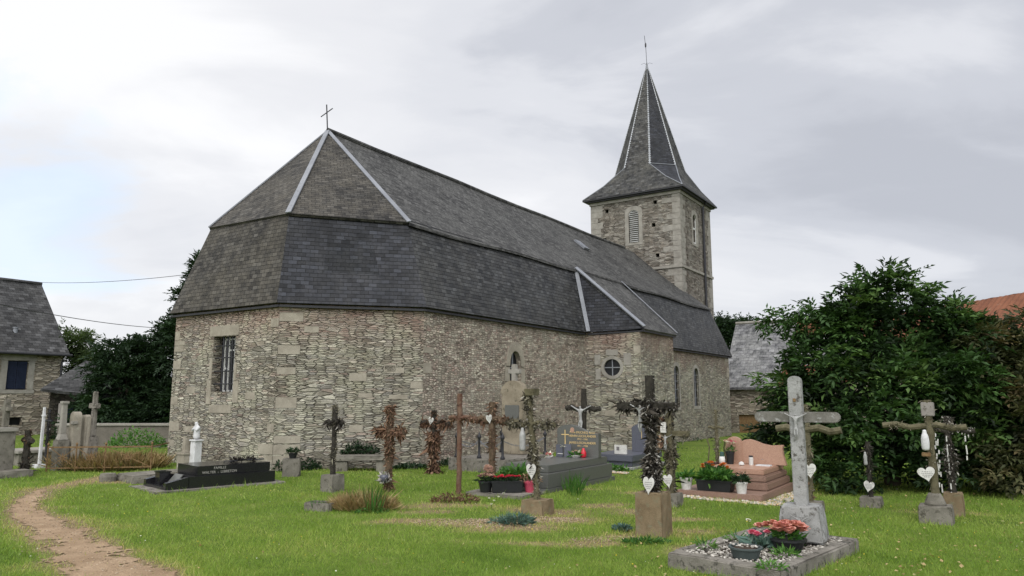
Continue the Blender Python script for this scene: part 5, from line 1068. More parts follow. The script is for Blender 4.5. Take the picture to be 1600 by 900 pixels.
V, Fc, T = clump(np.random.default_rng(1), 10, .03, .03, .06, .03, .8, (.0, -.03, .19), .5); np_obj('dove', V, Fc, M['petal_white'], pq, T); MB().box((-.06, -.024, .06), (.12, .004, .012)).build('lettering', M['white'], pq)
def bouquet(name, label, catn, at_, r, h, mats, n, pot=None, leaf='leaf_plant', nleaf=40, seed=0, rz=-AX, leafL=.10, potm='pot_black', bloom=.04, group=None, spread=1.0, square=None, ry=None, tb=.5):
    r_ = np.random.default_rng(seed + 100); o_ = thing(name, label, catn, at_, rz, group); pz = 0.0
    if square:
        mb = MB(); mb.box((0, 0, 0), (square[0] * .9, square[1] * .9, square[2]), taper=(1.1, 1.1)); mb.box((0, 0, square[2] - .02), (square[0] * 1.03, square[1] * 1.06, .022)); mb.build('planter', M[potm], o_, .004); pz = square[2]
    elif pot:
        pr_, ph = pot; mb = MB(); mb.lathe([(pr_ * .72, 0), (pr_ * .95, ph * .82), (pr_ * 1.05, ph * .83), (pr_ * 1.05, ph), (pr_ * .9, ph), (pr_ * .88, ph * .9)], n=20); mb.build('pot', M[potm], o_, smooth=False); pz = ph * .9
    if nleaf:
        V, Fc, T = clump(r_, nleaf, r * .9, h * .6, leafL, leafL * .38, .8, (0, 0, pz), .5, .25, True, ry); np_obj('foliage', V, Fc, M[leaf], o_, T)
    for k, mm in enumerate(mats):
        pts = []
        for i in range(n):
            a = r_.uniform(0, 6.28); q_ = math.sqrt(r_.random()) * spread; x = r * q_ * math.cos(a); y = (ry or r) * q_ * math.sin(a); z = pz + h * (.55 + .45 * math.sqrt(max(0, 1 - q_ * q_ * .9))) + r_.uniform(-.1, .1) * h
            pts.append(rose(r_, (x, y, z), bloom * r_.uniform(.8, 1.15), 3, tb))
        V, Fc, T = cat(*pts); np_obj('blooms', V, Fc, M[mm], o_, T)
    return o_
bouquet('flower_bowl', 'red rose ball in a white dish on the grey tomb', 'flowers', put(gt, -hw * .72, hsy - .62, .425), .05, .06, ['petal_red'], 5, (.07, .03), 'petal_white', 14, 1, potm='white', bloom=.04)
bouquet('flower_bowl', 'green and white artificial arrangement in a pale dish on the grey tomb', 'flowers', put(gt, hw * .10, hsy - .22, .425), .12, .10, ['petal_white', 'petal_pale'], 4, (.10, .04), 'leaf_plant', 40, 2, potm='white', bloom=.035)
ln = thing('grave_lantern', 'red plastic grave candle on the grey tomb', 'candle', put(gt, hw * .42, hsy - .18, .425)); MB().lathe([(.04, 0), (.055, .03), (.055, .10), (.03, .15), (.02, .18)], n=14).build('body', M['red_glass'], ln, smooth=True)
# blue grey tomb further back
b3, gl3, gw3 = tomb('granite_tomb', 'low blue-grey granite tomb with slanted headstone against the chapel', 4.55, 6.35, 7.35, 8.45, .0)
MB().box((0, gl3 / 2, -.2), (gw3 + .1, gl3 + .1, .26)).build('plinth', M['concrete'], b3, .01); MB().box((0, gl3 / 2 + .06, .065), (gw3 * .92, gl3 * .9, .10)).build('body', M['granite_blue'], b3, .008); MB().box((0, gl3 / 2 + .05, .17), (gw3 * .98, gl3 * .95, .14)).build('upper_slab', M['granite_blue'], b3, .012)
hb = MB().prism([(-.02, .31), (.60, .31), (.60, .74), (.18, .98), (-.02, .88)], gl3 - .5, gl3 - .38).build('headstone', M['granite_blue'], b3, .008); MB().box((.24, gl3 - .505, .62), (.012, .004, .24)).build('engraved_cross', M['gold'], hb)
pq = thing('memorial_plaque', 'small white plaque with a dark picture on the blue-grey tomb', 'plaque', put(b3, .18, .25, .32)); MB().box((0, 0, 0), (.30, .04, .20)).build('slab', M['white'], pq, .004); MB().box((-.06, -.022, .08), (.07, .004, .08)).build('picture', M['ink'], pq)

# pink granite tomb
pt_, pl_, pw = tomb('granite_tomb', 'pink granite tomb with twin curved headstones and three steps', 1.0, 3.1, 10.82, 12.18)
MB().box((0, pl_ / 2, -.2), (pw, pl_, .30)).build('plinth', M['granite_pink2'], pt_, .012)
MB().box((.05, pl_ / 2 + .26, .102), (pw - .22, pl_ - .58, .12)).build('body', M['granite_pink2'], pt_, .018); MB().box((.05, pl_ / 2 + .30, .224), (pw - .30, pl_ - .66, .10)).build('body', M['granite_pink2'], pt_, .02)
MB().box((.05, pl_ / 2 + .34, .326), (pw - .40, pl_ - .76, .09)).build('upper_slab', M['granite_pink'], pt_, .016)
yh = pl_ - .38
o1_ = [(-.50, .30), (-.14, .30), (-.14, .86), (-.17, .93), (-.23, .98), (-.31, .995), (-.39, .97), (-.44, .90), (-.47, .75), (-.49, .5)]
o1_ = [(x * .92 + .06, .30 + (z - .30) * .84) for x, z in o1_]
MB().prism(o1_, yh - .075, yh + .04).build('headstone', M['granite_pink'], pt_, .012)
o2_ = [(-.18, .415), (.66, .415), (.615, .60), (.60, .72), (.625, .82), (.56, .815), (.40, .80), (.24, .83), (.12, .88), (0, .915), (-.10, .90), (-.16, .86)]
o2_ = [(x * .92 + .06, .41 + (z - .41) * .86) for x, z in o2_]
MB().prism(o2_, yh - .05, yh + .05).build('headstone', M['granite_pink'], pt_, .01)
bouquet('flower_vase', 'black vase of pink and white flowers before the pink headstones', 'vase', put(pt_, -.24, yh - .22, .416), .09, .24, ['petal_pink', 'petal_white', 'petal_pale'], 4, (.075, .22), 'leaf_plant', 26, 11, bloom=.045, leafL=.08)
bouquet('flower_pot', 'white pot of low green leaves at the left end of the pink tomb', 'flower pot', put(pt_, -.56, .16, .10), .10, .12, [], 0, (.10, .19), 'leaf_plant', 80, 12, potm='white', leafL=.13, group='white flower pots on the pink tomb')
bouquet('flower_pot', 'white pot with fading brownish flowers at the near corner of the pink tomb', 'flower pot', put(pt_, .34, .12, .10), .09, .16, ['petal_pale'], 5, (.095, .18), 'leaf_ivy', 80, 13, potm='white', leafL=.12, bloom=.03, group='white flower pots on the pink tomb')
bouquet('planter_box', 'long black planter of orange lilies and green leaves on the pink tomb', 'planter', put(pt_, -.10, .22, .10), .26, .26, ['petal_orange'], 9, None, 'leaf_plant', 260, 14, square=(.58, .24, .17), leafL=.15, bloom=.05, ry=.13)
bouquet('flower_pot', 'bowl of dull mauve flowers behind the orange lilies', 'flower pot', put(pt_, -.20, .55, .22), .18, .16, ['petal_mauve'], 16, (.12, .14), 'leaf_ivy', 50, 15, bloom=.05)
jr = thing('candle_jar', 'small green and white lidded jar beside the black vase', 'jar', put(pt_, -.36, yh - .30, .416)); MB().lathe([(.05, 0), (.055, .07), (.045, .13)], n=14).build('body', M['white'], jr, smooth=True); MB().lathe([(.035, .131), (.035, .20), (.025, .21)], n=14).build('lid', M['leaf_blue'], jr)
jr = thing('candle_jar', 'plain white candle jar near the photo plaque', 'jar', put(pt_, .12, yh - .22, .416)); MB().lathe([(.036, 0), (.038, .13), (.030, .135)], n=14).build('body', M['white'], jr); MB().lathe([(.036, .136), (.034, .16)], n=14).build('lid', M['dark_metal'], jr)
pq = thing('memorial_plaque', 'pale plaque with a small dark flower picture on the pink tomb', 'plaque', put(pt_, .34, yh - .16, .416)); MB().box((0, 0, 0), (.24, .03, .17)).build('slab', M['plaster'], pq, .004); MB().lathe([(.025, 0), (.02, .004)], (0, 0, 0), 10).build('picture', M['ink'], pq).location = (-.04, -.016, .10); bpy.data.objects[pq.children[-1].name].rotation_euler = (R(90), 0, 0)
MB().lathe([(.02, 0), (.05, .015), (.04, .05), (.012, .065)], n=12).build('grave_ornament', M['white']); og = bpy.data.objects['grave_ornament']; og.location = put(pt_, .0, yh - .38, .416); tag(og, 'small white porcelain ornament on the pink tomb top', 'ornament')
# pebble border round it
r_ = np.random.default_rng(31); n = 900; e = r_.random(n); side_ = r_.random(n) < .5
x_ = np.where(side_, r_.uniform(-.8, .85, n), pw / 2 + r_.uniform(.02, .30, n)); y_ = np.where(side_, -r_.uniform(.02, .26, n), r_.uniform(-.2, pl_ + .2, n))
pw_ = np.array([put(pt_, a, b, 0) for a, b in zip(x_, y_)]); pw_[:, 2] = gz(pw_[:, 0], pw_[:, 1]) + .012
V, Fc, T = stones(r_, pw_, r_.uniform(.014, .034, n)); tag(np_obj('pebble_border', V, Fc, M['pebble'], None, T), 'white and ochre pebbles edging the pink tomb', 'pebbles', None, 'stuff')
pw_ = np.array([put(b3, a, b, 0) for a, b in zip(r_.uniform(-.3, .75, 240), r_.uniform(-.75, -.55, 240))]); pw_[:, 2] = gz(pw_[:, 0], pw_[:, 1]) + .015
V, Fc, T = stones(r_, pw_, r_.uniform(.02, .04, 240)); tag(np_obj('pebble_border', V, Fc, M['pebble'], None, T), 'row of pale pebbles in front of the blue-grey tomb', 'pebbles', None, 'stuff')

# round-headed monument with chained posts at the church wall
m_p = wld(3.95, 5.28); mo, ml, mw = tomb('chained_monument', 'round-topped brown stone monument with a small cross, iron posts and chains', 2.55, 4.6, 4.92, 6.45)
MB().box((0, ml / 2, -.2), (mw, ml, .48)).build('base', M['concrete_dark'], mo, .015, rough=.006)
xs, ys = -.04, ml - .45; zt2 = 1.62
o_ = [(-.30, .28), (.30, .28), (.30, 1.66)] + [(.34 * math.cos(a), 1.70 + .30 * math.sin(a)) for a in np.linspace(0, math.pi, 13)] + [(-.30, 1.66)]
mb = MB(); mb.prism([(x + xs, z) for x, z in o_], ys - .11, ys + .11); st_ = mb.build('stele', M['stele'], mo, .014)
MB().prism([(xs - .20, .98), (xs + .20, .98), (xs + .20, 1.42), (xs - .20, 1.42)], ys - .125, ys - .10).build('tablet', M['granite_grey'], st_, .006)
mb = MB(); mb.box((xs, ys, 1.97), (.13, .10, .42)); mb.box((xs, ys, 2.16), (.34, .098, .11)); mb.build('cross_finial', M['dressed_grey'], st_, .012)
cr = [(-.62, .12), (.0, .12), (.62, .12), (.62, ml - .15), (-.62, ml - .15)]
for x, y in cr: MB().lathe([(.05, 0), (.05, .04), (.028, .08), (.024, .42), (.045, .44), (.045, .48), (.02, .52), (.005, .58)], (x, y, .28), 10).build('iron_post', M['dark_metal'], mo, smooth=True)
for k in range(5):
    a, b = Vector((*cr[k], .68)), Vector((*cr[(k + 1) % 5], .68)); mb = MB(); nn = 22
    for i in range(nn):
        f0, f1 = i / nn, (i + 1.25) / nn; p0, p1 = [a.lerp(b, f) - Vector((0, 0, .62 * f * (1 - f))) for f in (f0, min(1, f1))]; dd = (p1 - p0); sd_ = Vector((-dd.y, dd.x, 0)).normalized() if i % 2 else Vector((0, 0, 1)); w_ = .013
        mb.tube([p0 + sd_ * w_ * .3, p0.lerp(p1, .3) + sd_ * w_, p0.lerp(p1, .7) + sd_ * w_, p1, p0.lerp(p1, .7) - sd_ * w_, p0.lerp(p1, .3) - sd_ * w_, p0], .0055, 4, False)
    mb.build('chain', M['zinc'], mo)
# stone bench-like tomb at the foot of the wall, block, trough
q_ = wld(1.55, 3.35); be = thing('stone_bench_tomb', 'low grey slab on two blocks with a dark gap against the church wall', 'tomb', (*q_, float(gz(*q_))), math.radians(10))
be.location = G(565, 736); MB().box((0, .15, .22), (1.15, .55, .10)).build('slab', M['block_grey'], be, .012, rough=.005)
for x in (-.43, .43): MB().box((x, .15, -.15), (.26, .48, .366)).build('leg', M['block_grey'], be, .01, rough=.005)
p = G(454, 745); sb = thing('stone_block', 'upright square grey stone with a small potted plant at the corner of the apse', 'stone', p, R(8)); MB().box((0, .1, -.1), (.34, .22, .46)).build('block', M['block_grey'], sb, .012, rough=.005)
bouquet('potted_plant', 'small dark potted plant on top of the grey stone block', 'plant', p + Vector((0, .1, .36)), .12, .18, [], 0, (.09, .10), 'leaf_ivy', 120, 41, leafL=.08)
p = G(500, 797); tr = thing('stone_trough', 'small grey stone trough with weeds beside the dry grass', 'trough', p, R(-18))
mb = MB()
for a, b, c, d in ((0, -.09, .40, .04), (0, .13, .40, .04), (-.19, .02, .035, .18), (.19, .02, .035, .18)): mb.box((a, b, -.04), (c, d, .15))
mb.box((0, .02, -.04), (.34, .17, .06)); mb.build('basin', M['block_grey'], tr, .01); V, Fc, T = tuft(np.random.default_rng(6), 60, .14, .12, .012, (0, .02, .03), .5); np_obj('weeds', V, Fc, M['leaf_plant'], tr, T)

# white statue group and slab tomb behind the black tomb
p = wld(-.62, .30); st = thing('white_statue', 'white plaster Virgin statue on a tall white pedestal before the apse window', 'statue', (*p, float(gz(*p))))
mb = MB(); mb.box((0, 0, -.1), (.30, .28, .20)); mb.box((0, 0, .10), (.185, .18, .52), taper=(.95, .95)); mb.box((0, 0, .62), (.24, .22, .035)); mb.build('pedestal', M['plaster'], st, .008)
skin_figure('virgin_figure', [(0, 0, 0), (0, 0, .16), (0, -.01, .28), (0, -.02, .335), (0, -.035, .39), (-.075, -.01, .26), (.075, -.01, .26), (-.06, -.075, .19), (.06, -.075, .19), (0, -.10, .25)], [(0, 1), (1, 2), (2, 3), (3, 4), (2, 5), (2, 6), (5, 7), (6, 8), (7, 9)], [.085, .072, .060, .028, .046, .034, .034, .026, .026, .020], M['plaster'], st, (0, 0, .655))
p = wld(-.72, .08); s2 = thing('small_pedestal', 'short cream stepped stone pedestal left of the white statue', 'pedestal', (*p, float(gz(*p))))
mb = MB(); mb.box((0, 0, -.1), (.26, .24, .42)); mb.box((0, 0, .32), (.30, .28, .04)); mb.box((0, 0, .36), (.14, .13, .32), taper=(.8, .8)); mb.build('column', M['dressed'], s2, .008)
p = G(215, 752); s3 = thing('old_slab_tomb', 'worn pale grey slab tomb with a round stone beside the black tomb', 'tomb', p, R(-40)); MB().box((0, .5, -.1), (.75, 1.5, .24)).build('slab', M['block_grey'], s3, .02, rough=.01)
MB().lathe([(.14, -.05), (.15, .10), (.13, .16)], (-.30, -.42, 0), 14).build('round_stone', M['block_grey'], s3)
# fragments of dressed stone leaning at the foot of the apse
# ---- left group: railing, stelae
a, b = G(72, 737), G(235, 735); rl = thing('iron_railing', 'rusty openwork iron grave railing with crossed bars and rosettes', 'railing', a, math.atan2(b.y - a.y, b.x - a.x)); Lr = (b - a).length; hr = Z(b, 698)
mb = MB(); mb.bar((0, 0, hr), (Lr, 0, hr), .03); mb.build('top_rail', M['rust'], rl); MB().bar((0, 0, .07), (Lr, 0, .07), .025).build('bottom_rail', M['rust'], rl)
for x in (0, Lr * .27, Lr * .55, Lr): mb = MB(); mb.tube([(x, 0, -.1), (x, 0, hr + .04)], .016, 6); mb.lathe([(.01, 0), (.028, .03), (.01, .07)], (x, 0, hr + .03), 8); mb.build('post', M['rust'], rl)
for x0_, x1_ in ((.02, .27), (.27, .55), (.55, 1.0)):
    mb = MB(); xa, xb_ = x0_ * Lr, x1_ * Lr; xm = (xa + xb_) / 2
    for d_ in ((xa, .07, xb_, hr), (xa, hr, xb_, .07)): mb.bar((d_[0], 0, d_[1]), (d_[2], 0, d_[3]), .018, .012)
    for k in range(8): mb.bar((xm, -.01, hr / 2 + .035), (xm + .09 * math.cos(k * .785), -.01, hr / 2 + .035 + .09 * math.sin(k * .785)), .022, .01, up=(0, 1, 0))
    mb.build('crossed_bars', M['rust'], rl)
for yy_ in (0, Lr): MB().bar((yy_, 0, hr - .005), (yy_, 1.3, hr - .005), .024).build('side_rail', M['rust'], rl)
V, Fc, T = tuft(np.random.default_rng(8), 3600, 1.15, .42, .006, (Lr / 2, .65, -.02), .45, .3, .7, .6); dg = np_obj('dry_grass', V, Fc, M['straw'], None, T); dg.location = a; dg.rotation_euler = rl.rotation_euler; tag(dg, 'tall dry yellow grass inside the rusty railing', 'grass', None, 'stuff')
def stele(px, py, label, build, catn='gravestone', name='gravestone', rz=-AX, Y=None):
    p_ = G(px, py); o_ = thing(name, label, catn, p_, rz, 'old stone markers at the left'); build(o_, p_); return o_
def s_pillar(o_, p_):
    h = Z(p_, 667); MB().box((0, 0, -.1), (.40, .38, h * .9 + .1)).build('pedestal', M['block_grey'], o_, .015, rough=.006); mb = MB(); mb.box((0, 0, h * .9), (.46, .44, .08)); mb.build('cornice', M['dressed_grey'], o_, .012); mb = MB(); mb.box((.12, 0, h * .9 + .1), (.12, .10, .55)); mb.box((.12, 0, h * .9 + .42), (.32, .09, .09)); mb.build('stone_cross', M['block_grey'], o_, .01)
stele(-4, 742, 'square grey stone pedestal with stone cross cut by the left edge', s_pillar)
def s_flat(o_, p_): MB().box((0, 0, -.1), (.55, .8, .22)).build('slab', M['block_grey'], o_, .015, rough=.006)
stele(8, 745, 'low mossy ledger stone lying at the left edge of the lawn', s_flat)
def s_thin(o_, p_): h = Z(p_, 636); mb = MB(); mb.box((0, 0, -.1), (.26, .2, .18)); mb.box((0, 0, .08), (.075, .06, h - .08), taper=(.8, .8)); mb.box((0, 0, h * .84), (.13, .05, .05)); mb.build('shaft', M['plaster'], o_, .008)
stele(61, 731, 'thin white cross leaning slightly before the house', s_thin)
def s_dark(o_, p_):
    h = Z(p_, 640); MB().tube([(0, 0, -.1), (0, 0, h)], .03, 6).tube([(-.15, 0, h * .8), (.15, 0, h * .8)], .026, 6).build('cross', M['dark_metal'], o_)
    V, Fc, T = flakes(np.random.default_rng(2), [((0, 0, h * .3), (0, 0, h))], 200, .06, .07, .04, .6, .3); np_obj('garland', V, Fc, M['wither_dark'], o_, T)
stele(70, 728, 'dark garlanded iron cross just behind the thin white cross', s_dark)
def s_chest(o_, p_): MB().box((0, .4, -.1), (.95, 1.3, .40)).build('chest', M['block_grey'], o_, .012, rough=.006); MB().box((0, .4, .302), (1.05, 1.4, .07)).build('lid', M['dressed_grey'], o_, .01)
stele(32, 727, 'grey chest tomb with overhanging lid behind the stubby iron cross', s_chest, 'tomb', 'chest_tomb')
def s_obelisk(o_, p_):
    h = Z(p_, 622); MB().box((0, 0, -.1), (.27, .25, h * .42 + .1), taper=(.95, .95)).build('pedestal', M['block_grey'], o_, .01, rough=.005); mb = MB(); mb.box((0, 0, h * .42), (.20, .19, .14), taper=(.62, .62)); mb.box((0, 0, h * .42 + .14), (.125, .115, h * .5 - .14), taper=(.8, .8)); mb.box((0, 0, h * .92), (.15, .14, .06)); mb.build('shaft', M['dressed_grey'], o_, .008)
stele(92, 735, 'tall grey stone obelisk on a wide pedestal, corner worn', s_obelisk)
def s_round(o_, p_):
    h = Z(p_, 643); out = [(-.10, -.1), (.10, -.1), (.10, h - .12)] + [(.10 * math.cos(a), h - .12 + .12 * math.sin(a)) for a in np.linspace(.2, math.pi - .2, 7)] + [(-.10, h - .12)]; MB().prism(out, -.09, .09).build('shaft', M['dressed'], o_, .012); MB().box((.08, -.07, h * .78), (.10, .12, .07)).build('scroll', M['dressed_grey'], o_, .01)
stele(112, 734, 'round-topped narrow yellowish stele beside the obelisk', s_round)
def s_pink(o_, p_): h = Z(p_, 648); MB().prism([(-.13, -.1), (.13, -.1), (.12, h - .05), (.06, h), (-.08, h - .01), (-.13, h - .08)], -.06, .06).build('slab', M['dressed'], o_, .012, rough=.006)
stele(128, 733, 'broken pinkish upright slab between the stele and the dark stone cross', s_pink)
def s_cross(o_, p_):
    h = Z(p_, 612); MB().box((0, 0, -.1), (.22, .2, h * .42 + .1), taper=(.92, .92)).build('pedestal', M['concrete_dark'], o_, .01, rough=.005); mb = MB(); mb.box((0, 0, h * .42), (.125, .11, h * .58), taper=(.8, .8)); mb.box((0, 0, h * .78), (.34, .10, .12)); mb.build('shaft', M['concrete_dark'], o_, .014, rough=.006)
stele(140, 733, 'tallest dark stone cross with blunt arms, rightmost of the old markers', s_cross)

# ------------------------------------------------------------------ plants and flowers in the grass
def plant(name, label, p_, prts, m, catn='plant', kind=None, group=None):
    V, Fc, T = cat(*prts); o_ = np_obj(name, V, Fc, m, None, T); o_.location = p_; return tag(o_, label, catn, group, kind)
R_ = lambda k: np.random.default_rng(500 + k)
dp = G(566, 797); plant('dry_tuft', 'dry straw-coloured grass tuft between the trough and the withered cross', dp, [tuft(R_(1), 1900, .40, .17, .0035, (-.02, .1, 0), .55, .2, 1.1, .26), tuft(R_(21), 1600, .24, .26, .003, (-.12, .12, 0), .6, .15, 1.0, .18), tuft(R_(22), 600, .20, .22, .003, (.22, .1, 0), .5, .25, 1.0), tuft(R_(24), 300, .55, .12, .004, (.1, .05, 0), .6, .3, .9, .3), tuft(R_(2), 130, .26, .36, .003, (.1, .1, 0), .85, .2, .6)], M['straw'], 'dry grass')
plant('weed_clump', 'dark leafy weeds at the foot of the withered brown cross', G(575, 800), [clump(R_(3), 160, .26, .06, .045, .018, .7, (.05, -.05, 0), .4, .25, True, .15), tuft(R_(4), 22, .10, .44, .004, (.10, -.1, 0), .7, .2, .3)], M['leaf_plant'])
plant('green_clump', 'blue-green spiky clump on the gravelly mound', G(806, 818), [clump(R_(5), 420, .20, .09, .10, .011, .9, (0, 0, 0), .4), clump(R_(6), 60, .12, .06, .07, .02, .8, (-.22, 0, 0), .8)], M['leaf_blue'])
plant('succulent_rosette', 'small bluish succulent rosette in the lawn before the brown block', G(972, 830), [clump(R_(7), 150, .085, .05, .075, .03, .9, (0, 0, 0), .4)], M['leaf_blue'])
plant('weed_patch', 'flat dark weeds beside the succulent', G(1010, 848), [clump(R_(8), 260, .26, .04, .05, .02, .9, (0, 0, 0), .3, .2, True, .10)], M['leaf_plant'])
def foot(px, t_off=.04):                          # where the wall meets the ground below a column of the photograph
    for py in np.arange(760, 690, -.5):
        q_ = G(px, py); s_, t_ = loc(q_.x, q_.y)
        lim = .12 + max(0, t_ - 1.98) * 1.115 if t_ < 4.15 else (1e9 if s_ < 2.5 else 0)
        if s_ > lim - .05 and t_ < 4.2 and s_ > -.1: return q_
    return G(px, 728)
for px, zb_, rr, hh, n, lab in ((562, .30, .44, .34, 900, 'dark ivy bank above the stone bench tomb'), (478, 0, .34, .26, 420, 'dark ivy at the wall foot between the block and the thin cross'), (640, 0, .40, .12, 300, 'low weeds along the wall foot right of the bench tomb'), (440, 0, .16, .2, 120, 'small weeds at the corner of the apse behind the block')):
    p_ = foot(px); p_.z += zb_
    o_ = plant('ivy_patch', lab, p_, [clump(R_(int(px)), n, rr, hh, .075, .05, .5, (0, 0, 0), .45, .25, True, .13)], M['leaf_ivy'], 'ivy', None, 'weeds at the foot of the church wall'); o_.rotation_euler.z = R(15)
for px, py, rr, hh, n, lab in ((702, 728, .30, .16, 260, 'brownish weeds left of the chained monument'), (940, 722, .4, .14, 300, 'low ivy between the grey and blue-grey tombs')):
    plant('ivy_patch', lab, G(px, py), [clump(R_(int(px)), n, rr, hh, .07, .04, .5, (0, 0, 0), .45, .25, True, .20)], M['leaf_ivy'], 'ivy', None, 'weeds at the foot of the church wall')
pts = []
for k in range(34):
    y = 6.4 + k * .6; x = 4.25 if y < 10.6 or y > 13.8 else 6.05; pts.append(clump(R_(700 + k), 60, .3, .16 + .1 * math.sin(k * 1.7), .10, .05, .5, (x + .12, y, -.25 - .008 * k), .45, .25, True, .25))
vw = plant('wall_weeds', 'continuous fringe of dark weeds along the chapel and nave wall', (O[0], O[1], 0), pts, M['leaf_ivy'], 'weeds', 'stuff'); vw.rotation_euler.z = -AX
plant('small_shrub', 'bright green rounded shrub behind the iron railing', G(200, 716), [clump(R_(11), 700, .75, .5, .10, .045, .7, (0, .4, .25), .7, .25, True, .4)], M['leaf_plant'], 'shrub')
plant('leafy_clump', 'green leafy plants beside the pebbles of the blue-grey tomb', Vector(put(b3, .15, -.45, -.02)), [clump(R_(12), 300, .5, .16, .10, .04, .7, (0, 0, 0), .5, .25, True, .18)], M['leaf_plant'])
pw2 = put(gt, gw / 2 + .12, .9, -.03); plant('tall_weed', 'pale tall weeds growing against the side of the grey tomb', Vector(pw2), [tuft(R_(13), 160, .14, .34, .006, (0, 0, 0), .7, .2, .35, .9), clump(R_(23), 60, .12, .25, .05, .012, .6, (0, 0, 0), .8, .2, True, .8)], M['leaf_plant'])
# flowers by the dark cross with the grey slab
sl = thing('grey_ledger', 'flat grey ledger slab carrying the black planter', 'slab', G(790, 776)); sl.location.y += .25; bpy.context.view_layer.update(); MB().box((0, 0, -.08), (1.1, .75, .135)).build('slab', M['concrete_dark'], sl, .01, rough=.005)
pb = sl.location + Vector((0, 0, .056))
bouquet('planter_box', 'black planter box of bright pink-red flowers on the grey ledger', 'planter', pb + Vector((.02, -.12, 0)), .22, .08, ['petal_red'], 20, None, 'leaf_ivy', 120, 51, square=(.52, .22, .18), rz=R(5), bloom=.035, ry=.10, leafL=.07)
bouquet('wreath', 'oval pale pink flower wreath upright left of the planter', 'wreath', pb + Vector((-.29, .02, .16)), .07, .24, ['petal_pale', 'petal_pale'], 24, None, 'petal_pale', 30, 52, bloom=.036, leafL=.05, ry=.05)
bouquet('flower_pot', 'dark pot of mauve and brown flowers under the pale wreath', 'flower pot', pb + Vector((-.33, -.10, 0)), .13, .12, ['petal_mauve', 'petal_pale'], 9, (.12, .18), 'leaf_ivy', 50, 53, bloom=.04)
bouquet('potted_bush', 'bright green leafy potted bush behind the planter', 'plant', pb + Vector((.17, .32, 0)), .30, .34, [], 0, (.14, .17), 'leaf_plant', 420, 54, leafL=.13, potm='pot_black')
pk = thing('plastic_pot', 'pink plastic pot lying right of the black planter', 'pot', pb + Vector((.40, -.10, -.02)), 0); MB().lathe([(.07, 0), (.10, .16), (.108, .16), (.108, .19)], n=18).build('pot', M['petal_red'] if False else plain('pink_plastic', (.42, .06, .10), .5), pk); V, Fc, T = clump(R_(14), 90, .16, .16, .08, .02, .7, (0, 0, .17), .5); np_obj('dried_stems', V, Fc, M['wither'], pk, T)
rgd = R_(15)
def daisy_star(p_, r): return rose(rgd, p_, r, 1, .5)
for k, (px, py) in enumerate(((772, 782), (764, 778), (787, 770), (812, 754), (819, 762), (779, 776), (768, 788))):
    p_ = G(px, py + 6); V, Fc, T = cat(rose(rgd, (0, 0, .05), .028, 2, .4)); o_ = np_obj('white_flower', V, Fc, M['petal_white'], None, T); o_.location = p_; tag(o_, 'white artificial daisy on a stem in front of the black planter', 'flower', 'white daisies before the black planter')
    MB().tube([(0, 0, -.02), (0, 0, .05)], .004, 4).build('stem', M['leaf_plant'], o_)
# foreground grave flowers
def gp(px, py, z=.125):
    q_ = Vector(atz(px, py, z + gr_o.location.z)); return q_
fp = gp(1238, 862); bouquet('flower_pot', 'black bowl of large coral roses at the foot of the concrete cross', 'flower pot', fp + Vector((0, .10, -.01)), .135, .14, ['petal_coral'], 10, (.17, .12), 'leaf_plant', 60, 61, bloom=.098, leafL=.10, spread=1.05, tb=.4)
fp = gp(1190, 858); bouquet('flower_bunch', 'bunch of pink and coral artificial flowers with grey-green leaves beside the coral roses', 'flowers', fp + Vector((.02, .12, -.02)), .13, .17, ['petal_pink'], 4, None, 'leaf_blue', 90, 62, bloom=.055, leafL=.14)
V, Fc, T = cat(*[rose(R_(63 + k), (-.02 + .07 * k, .10, .20 + .02 * k), .065, 3, .5) for k in range(3)]); np_obj('blooms', V, Fc, M['petal_coral'], bpy.data.objects['flower_bunch'], T)
fp = gp(1168, 872); bw_ = thing('shallow_bowl', 'dark grey-green plastic bowl of dry soil in the foreground', 'bowl', fp + Vector((0, .05, -.01)), 0); MB().lathe([(.115, 0), (.14, .085), (.155, .09), (.155, .105), (.135, .105), (.125, .08), (0.01, .078)], n=28).build('bowl', M['pot_green'], bw_); MB().lathe([(.128, .075), (.1, .10), (.01, .115)], n=20).build('soil', M['soil'], bw_)
V, Fc, T = stones(R_(64), np.stack([R_(65).uniform(-.09, .09, 30), R_(66).uniform(-.09, .09, 30), np.full(30, .11)], 1), np.full(30, .014)); np_obj('pebbles', V, Fc, M['gravel'], bw_, T)
for px, py, n, lab in ((1228, 872, 70, 'small green weed growing through the gravel below the coral roses'), (1205, 892, 60, 'pale grass tuft on the near kerb of the gravel grave'), (1100, 858, 50, 'small green weed at the left end of the gravel grave'), (1150, 846, 40, 'low weed at the back kerb of the gravel grave')):
    plant('grave_weed', lab, gp(px, py, .115), [clump(R_(px), n, .10, .04, .075, .016, .9, (0, 0, .02), .7)], M['leaf_plant'], 'weed', None, 'weeds in the gravel grave')
bf = G(1169, 822); V, Fc, T = cat(rose(R_(71), (0, 0, .06), .05, 1, .6), rose(R_(72), (.02, 0, .05), .05, 1, .3)); o_ = np_obj('paper_flower', V, Fc, M['petal_white'], None, T); o_.location = bf; tag(o_, 'white artificial flower head lying in the lawn left of the concrete socle', 'flower')
p_ = G(745, 785); plant('dead_weeds', 'dark dead weeds around the foot of the slender red cross', G(700, 786), [clump(R_(75), 320, .36, .12, .07, .02, .7, (.1, .1, 0), .35, .25, True, .2)], M['wither'])

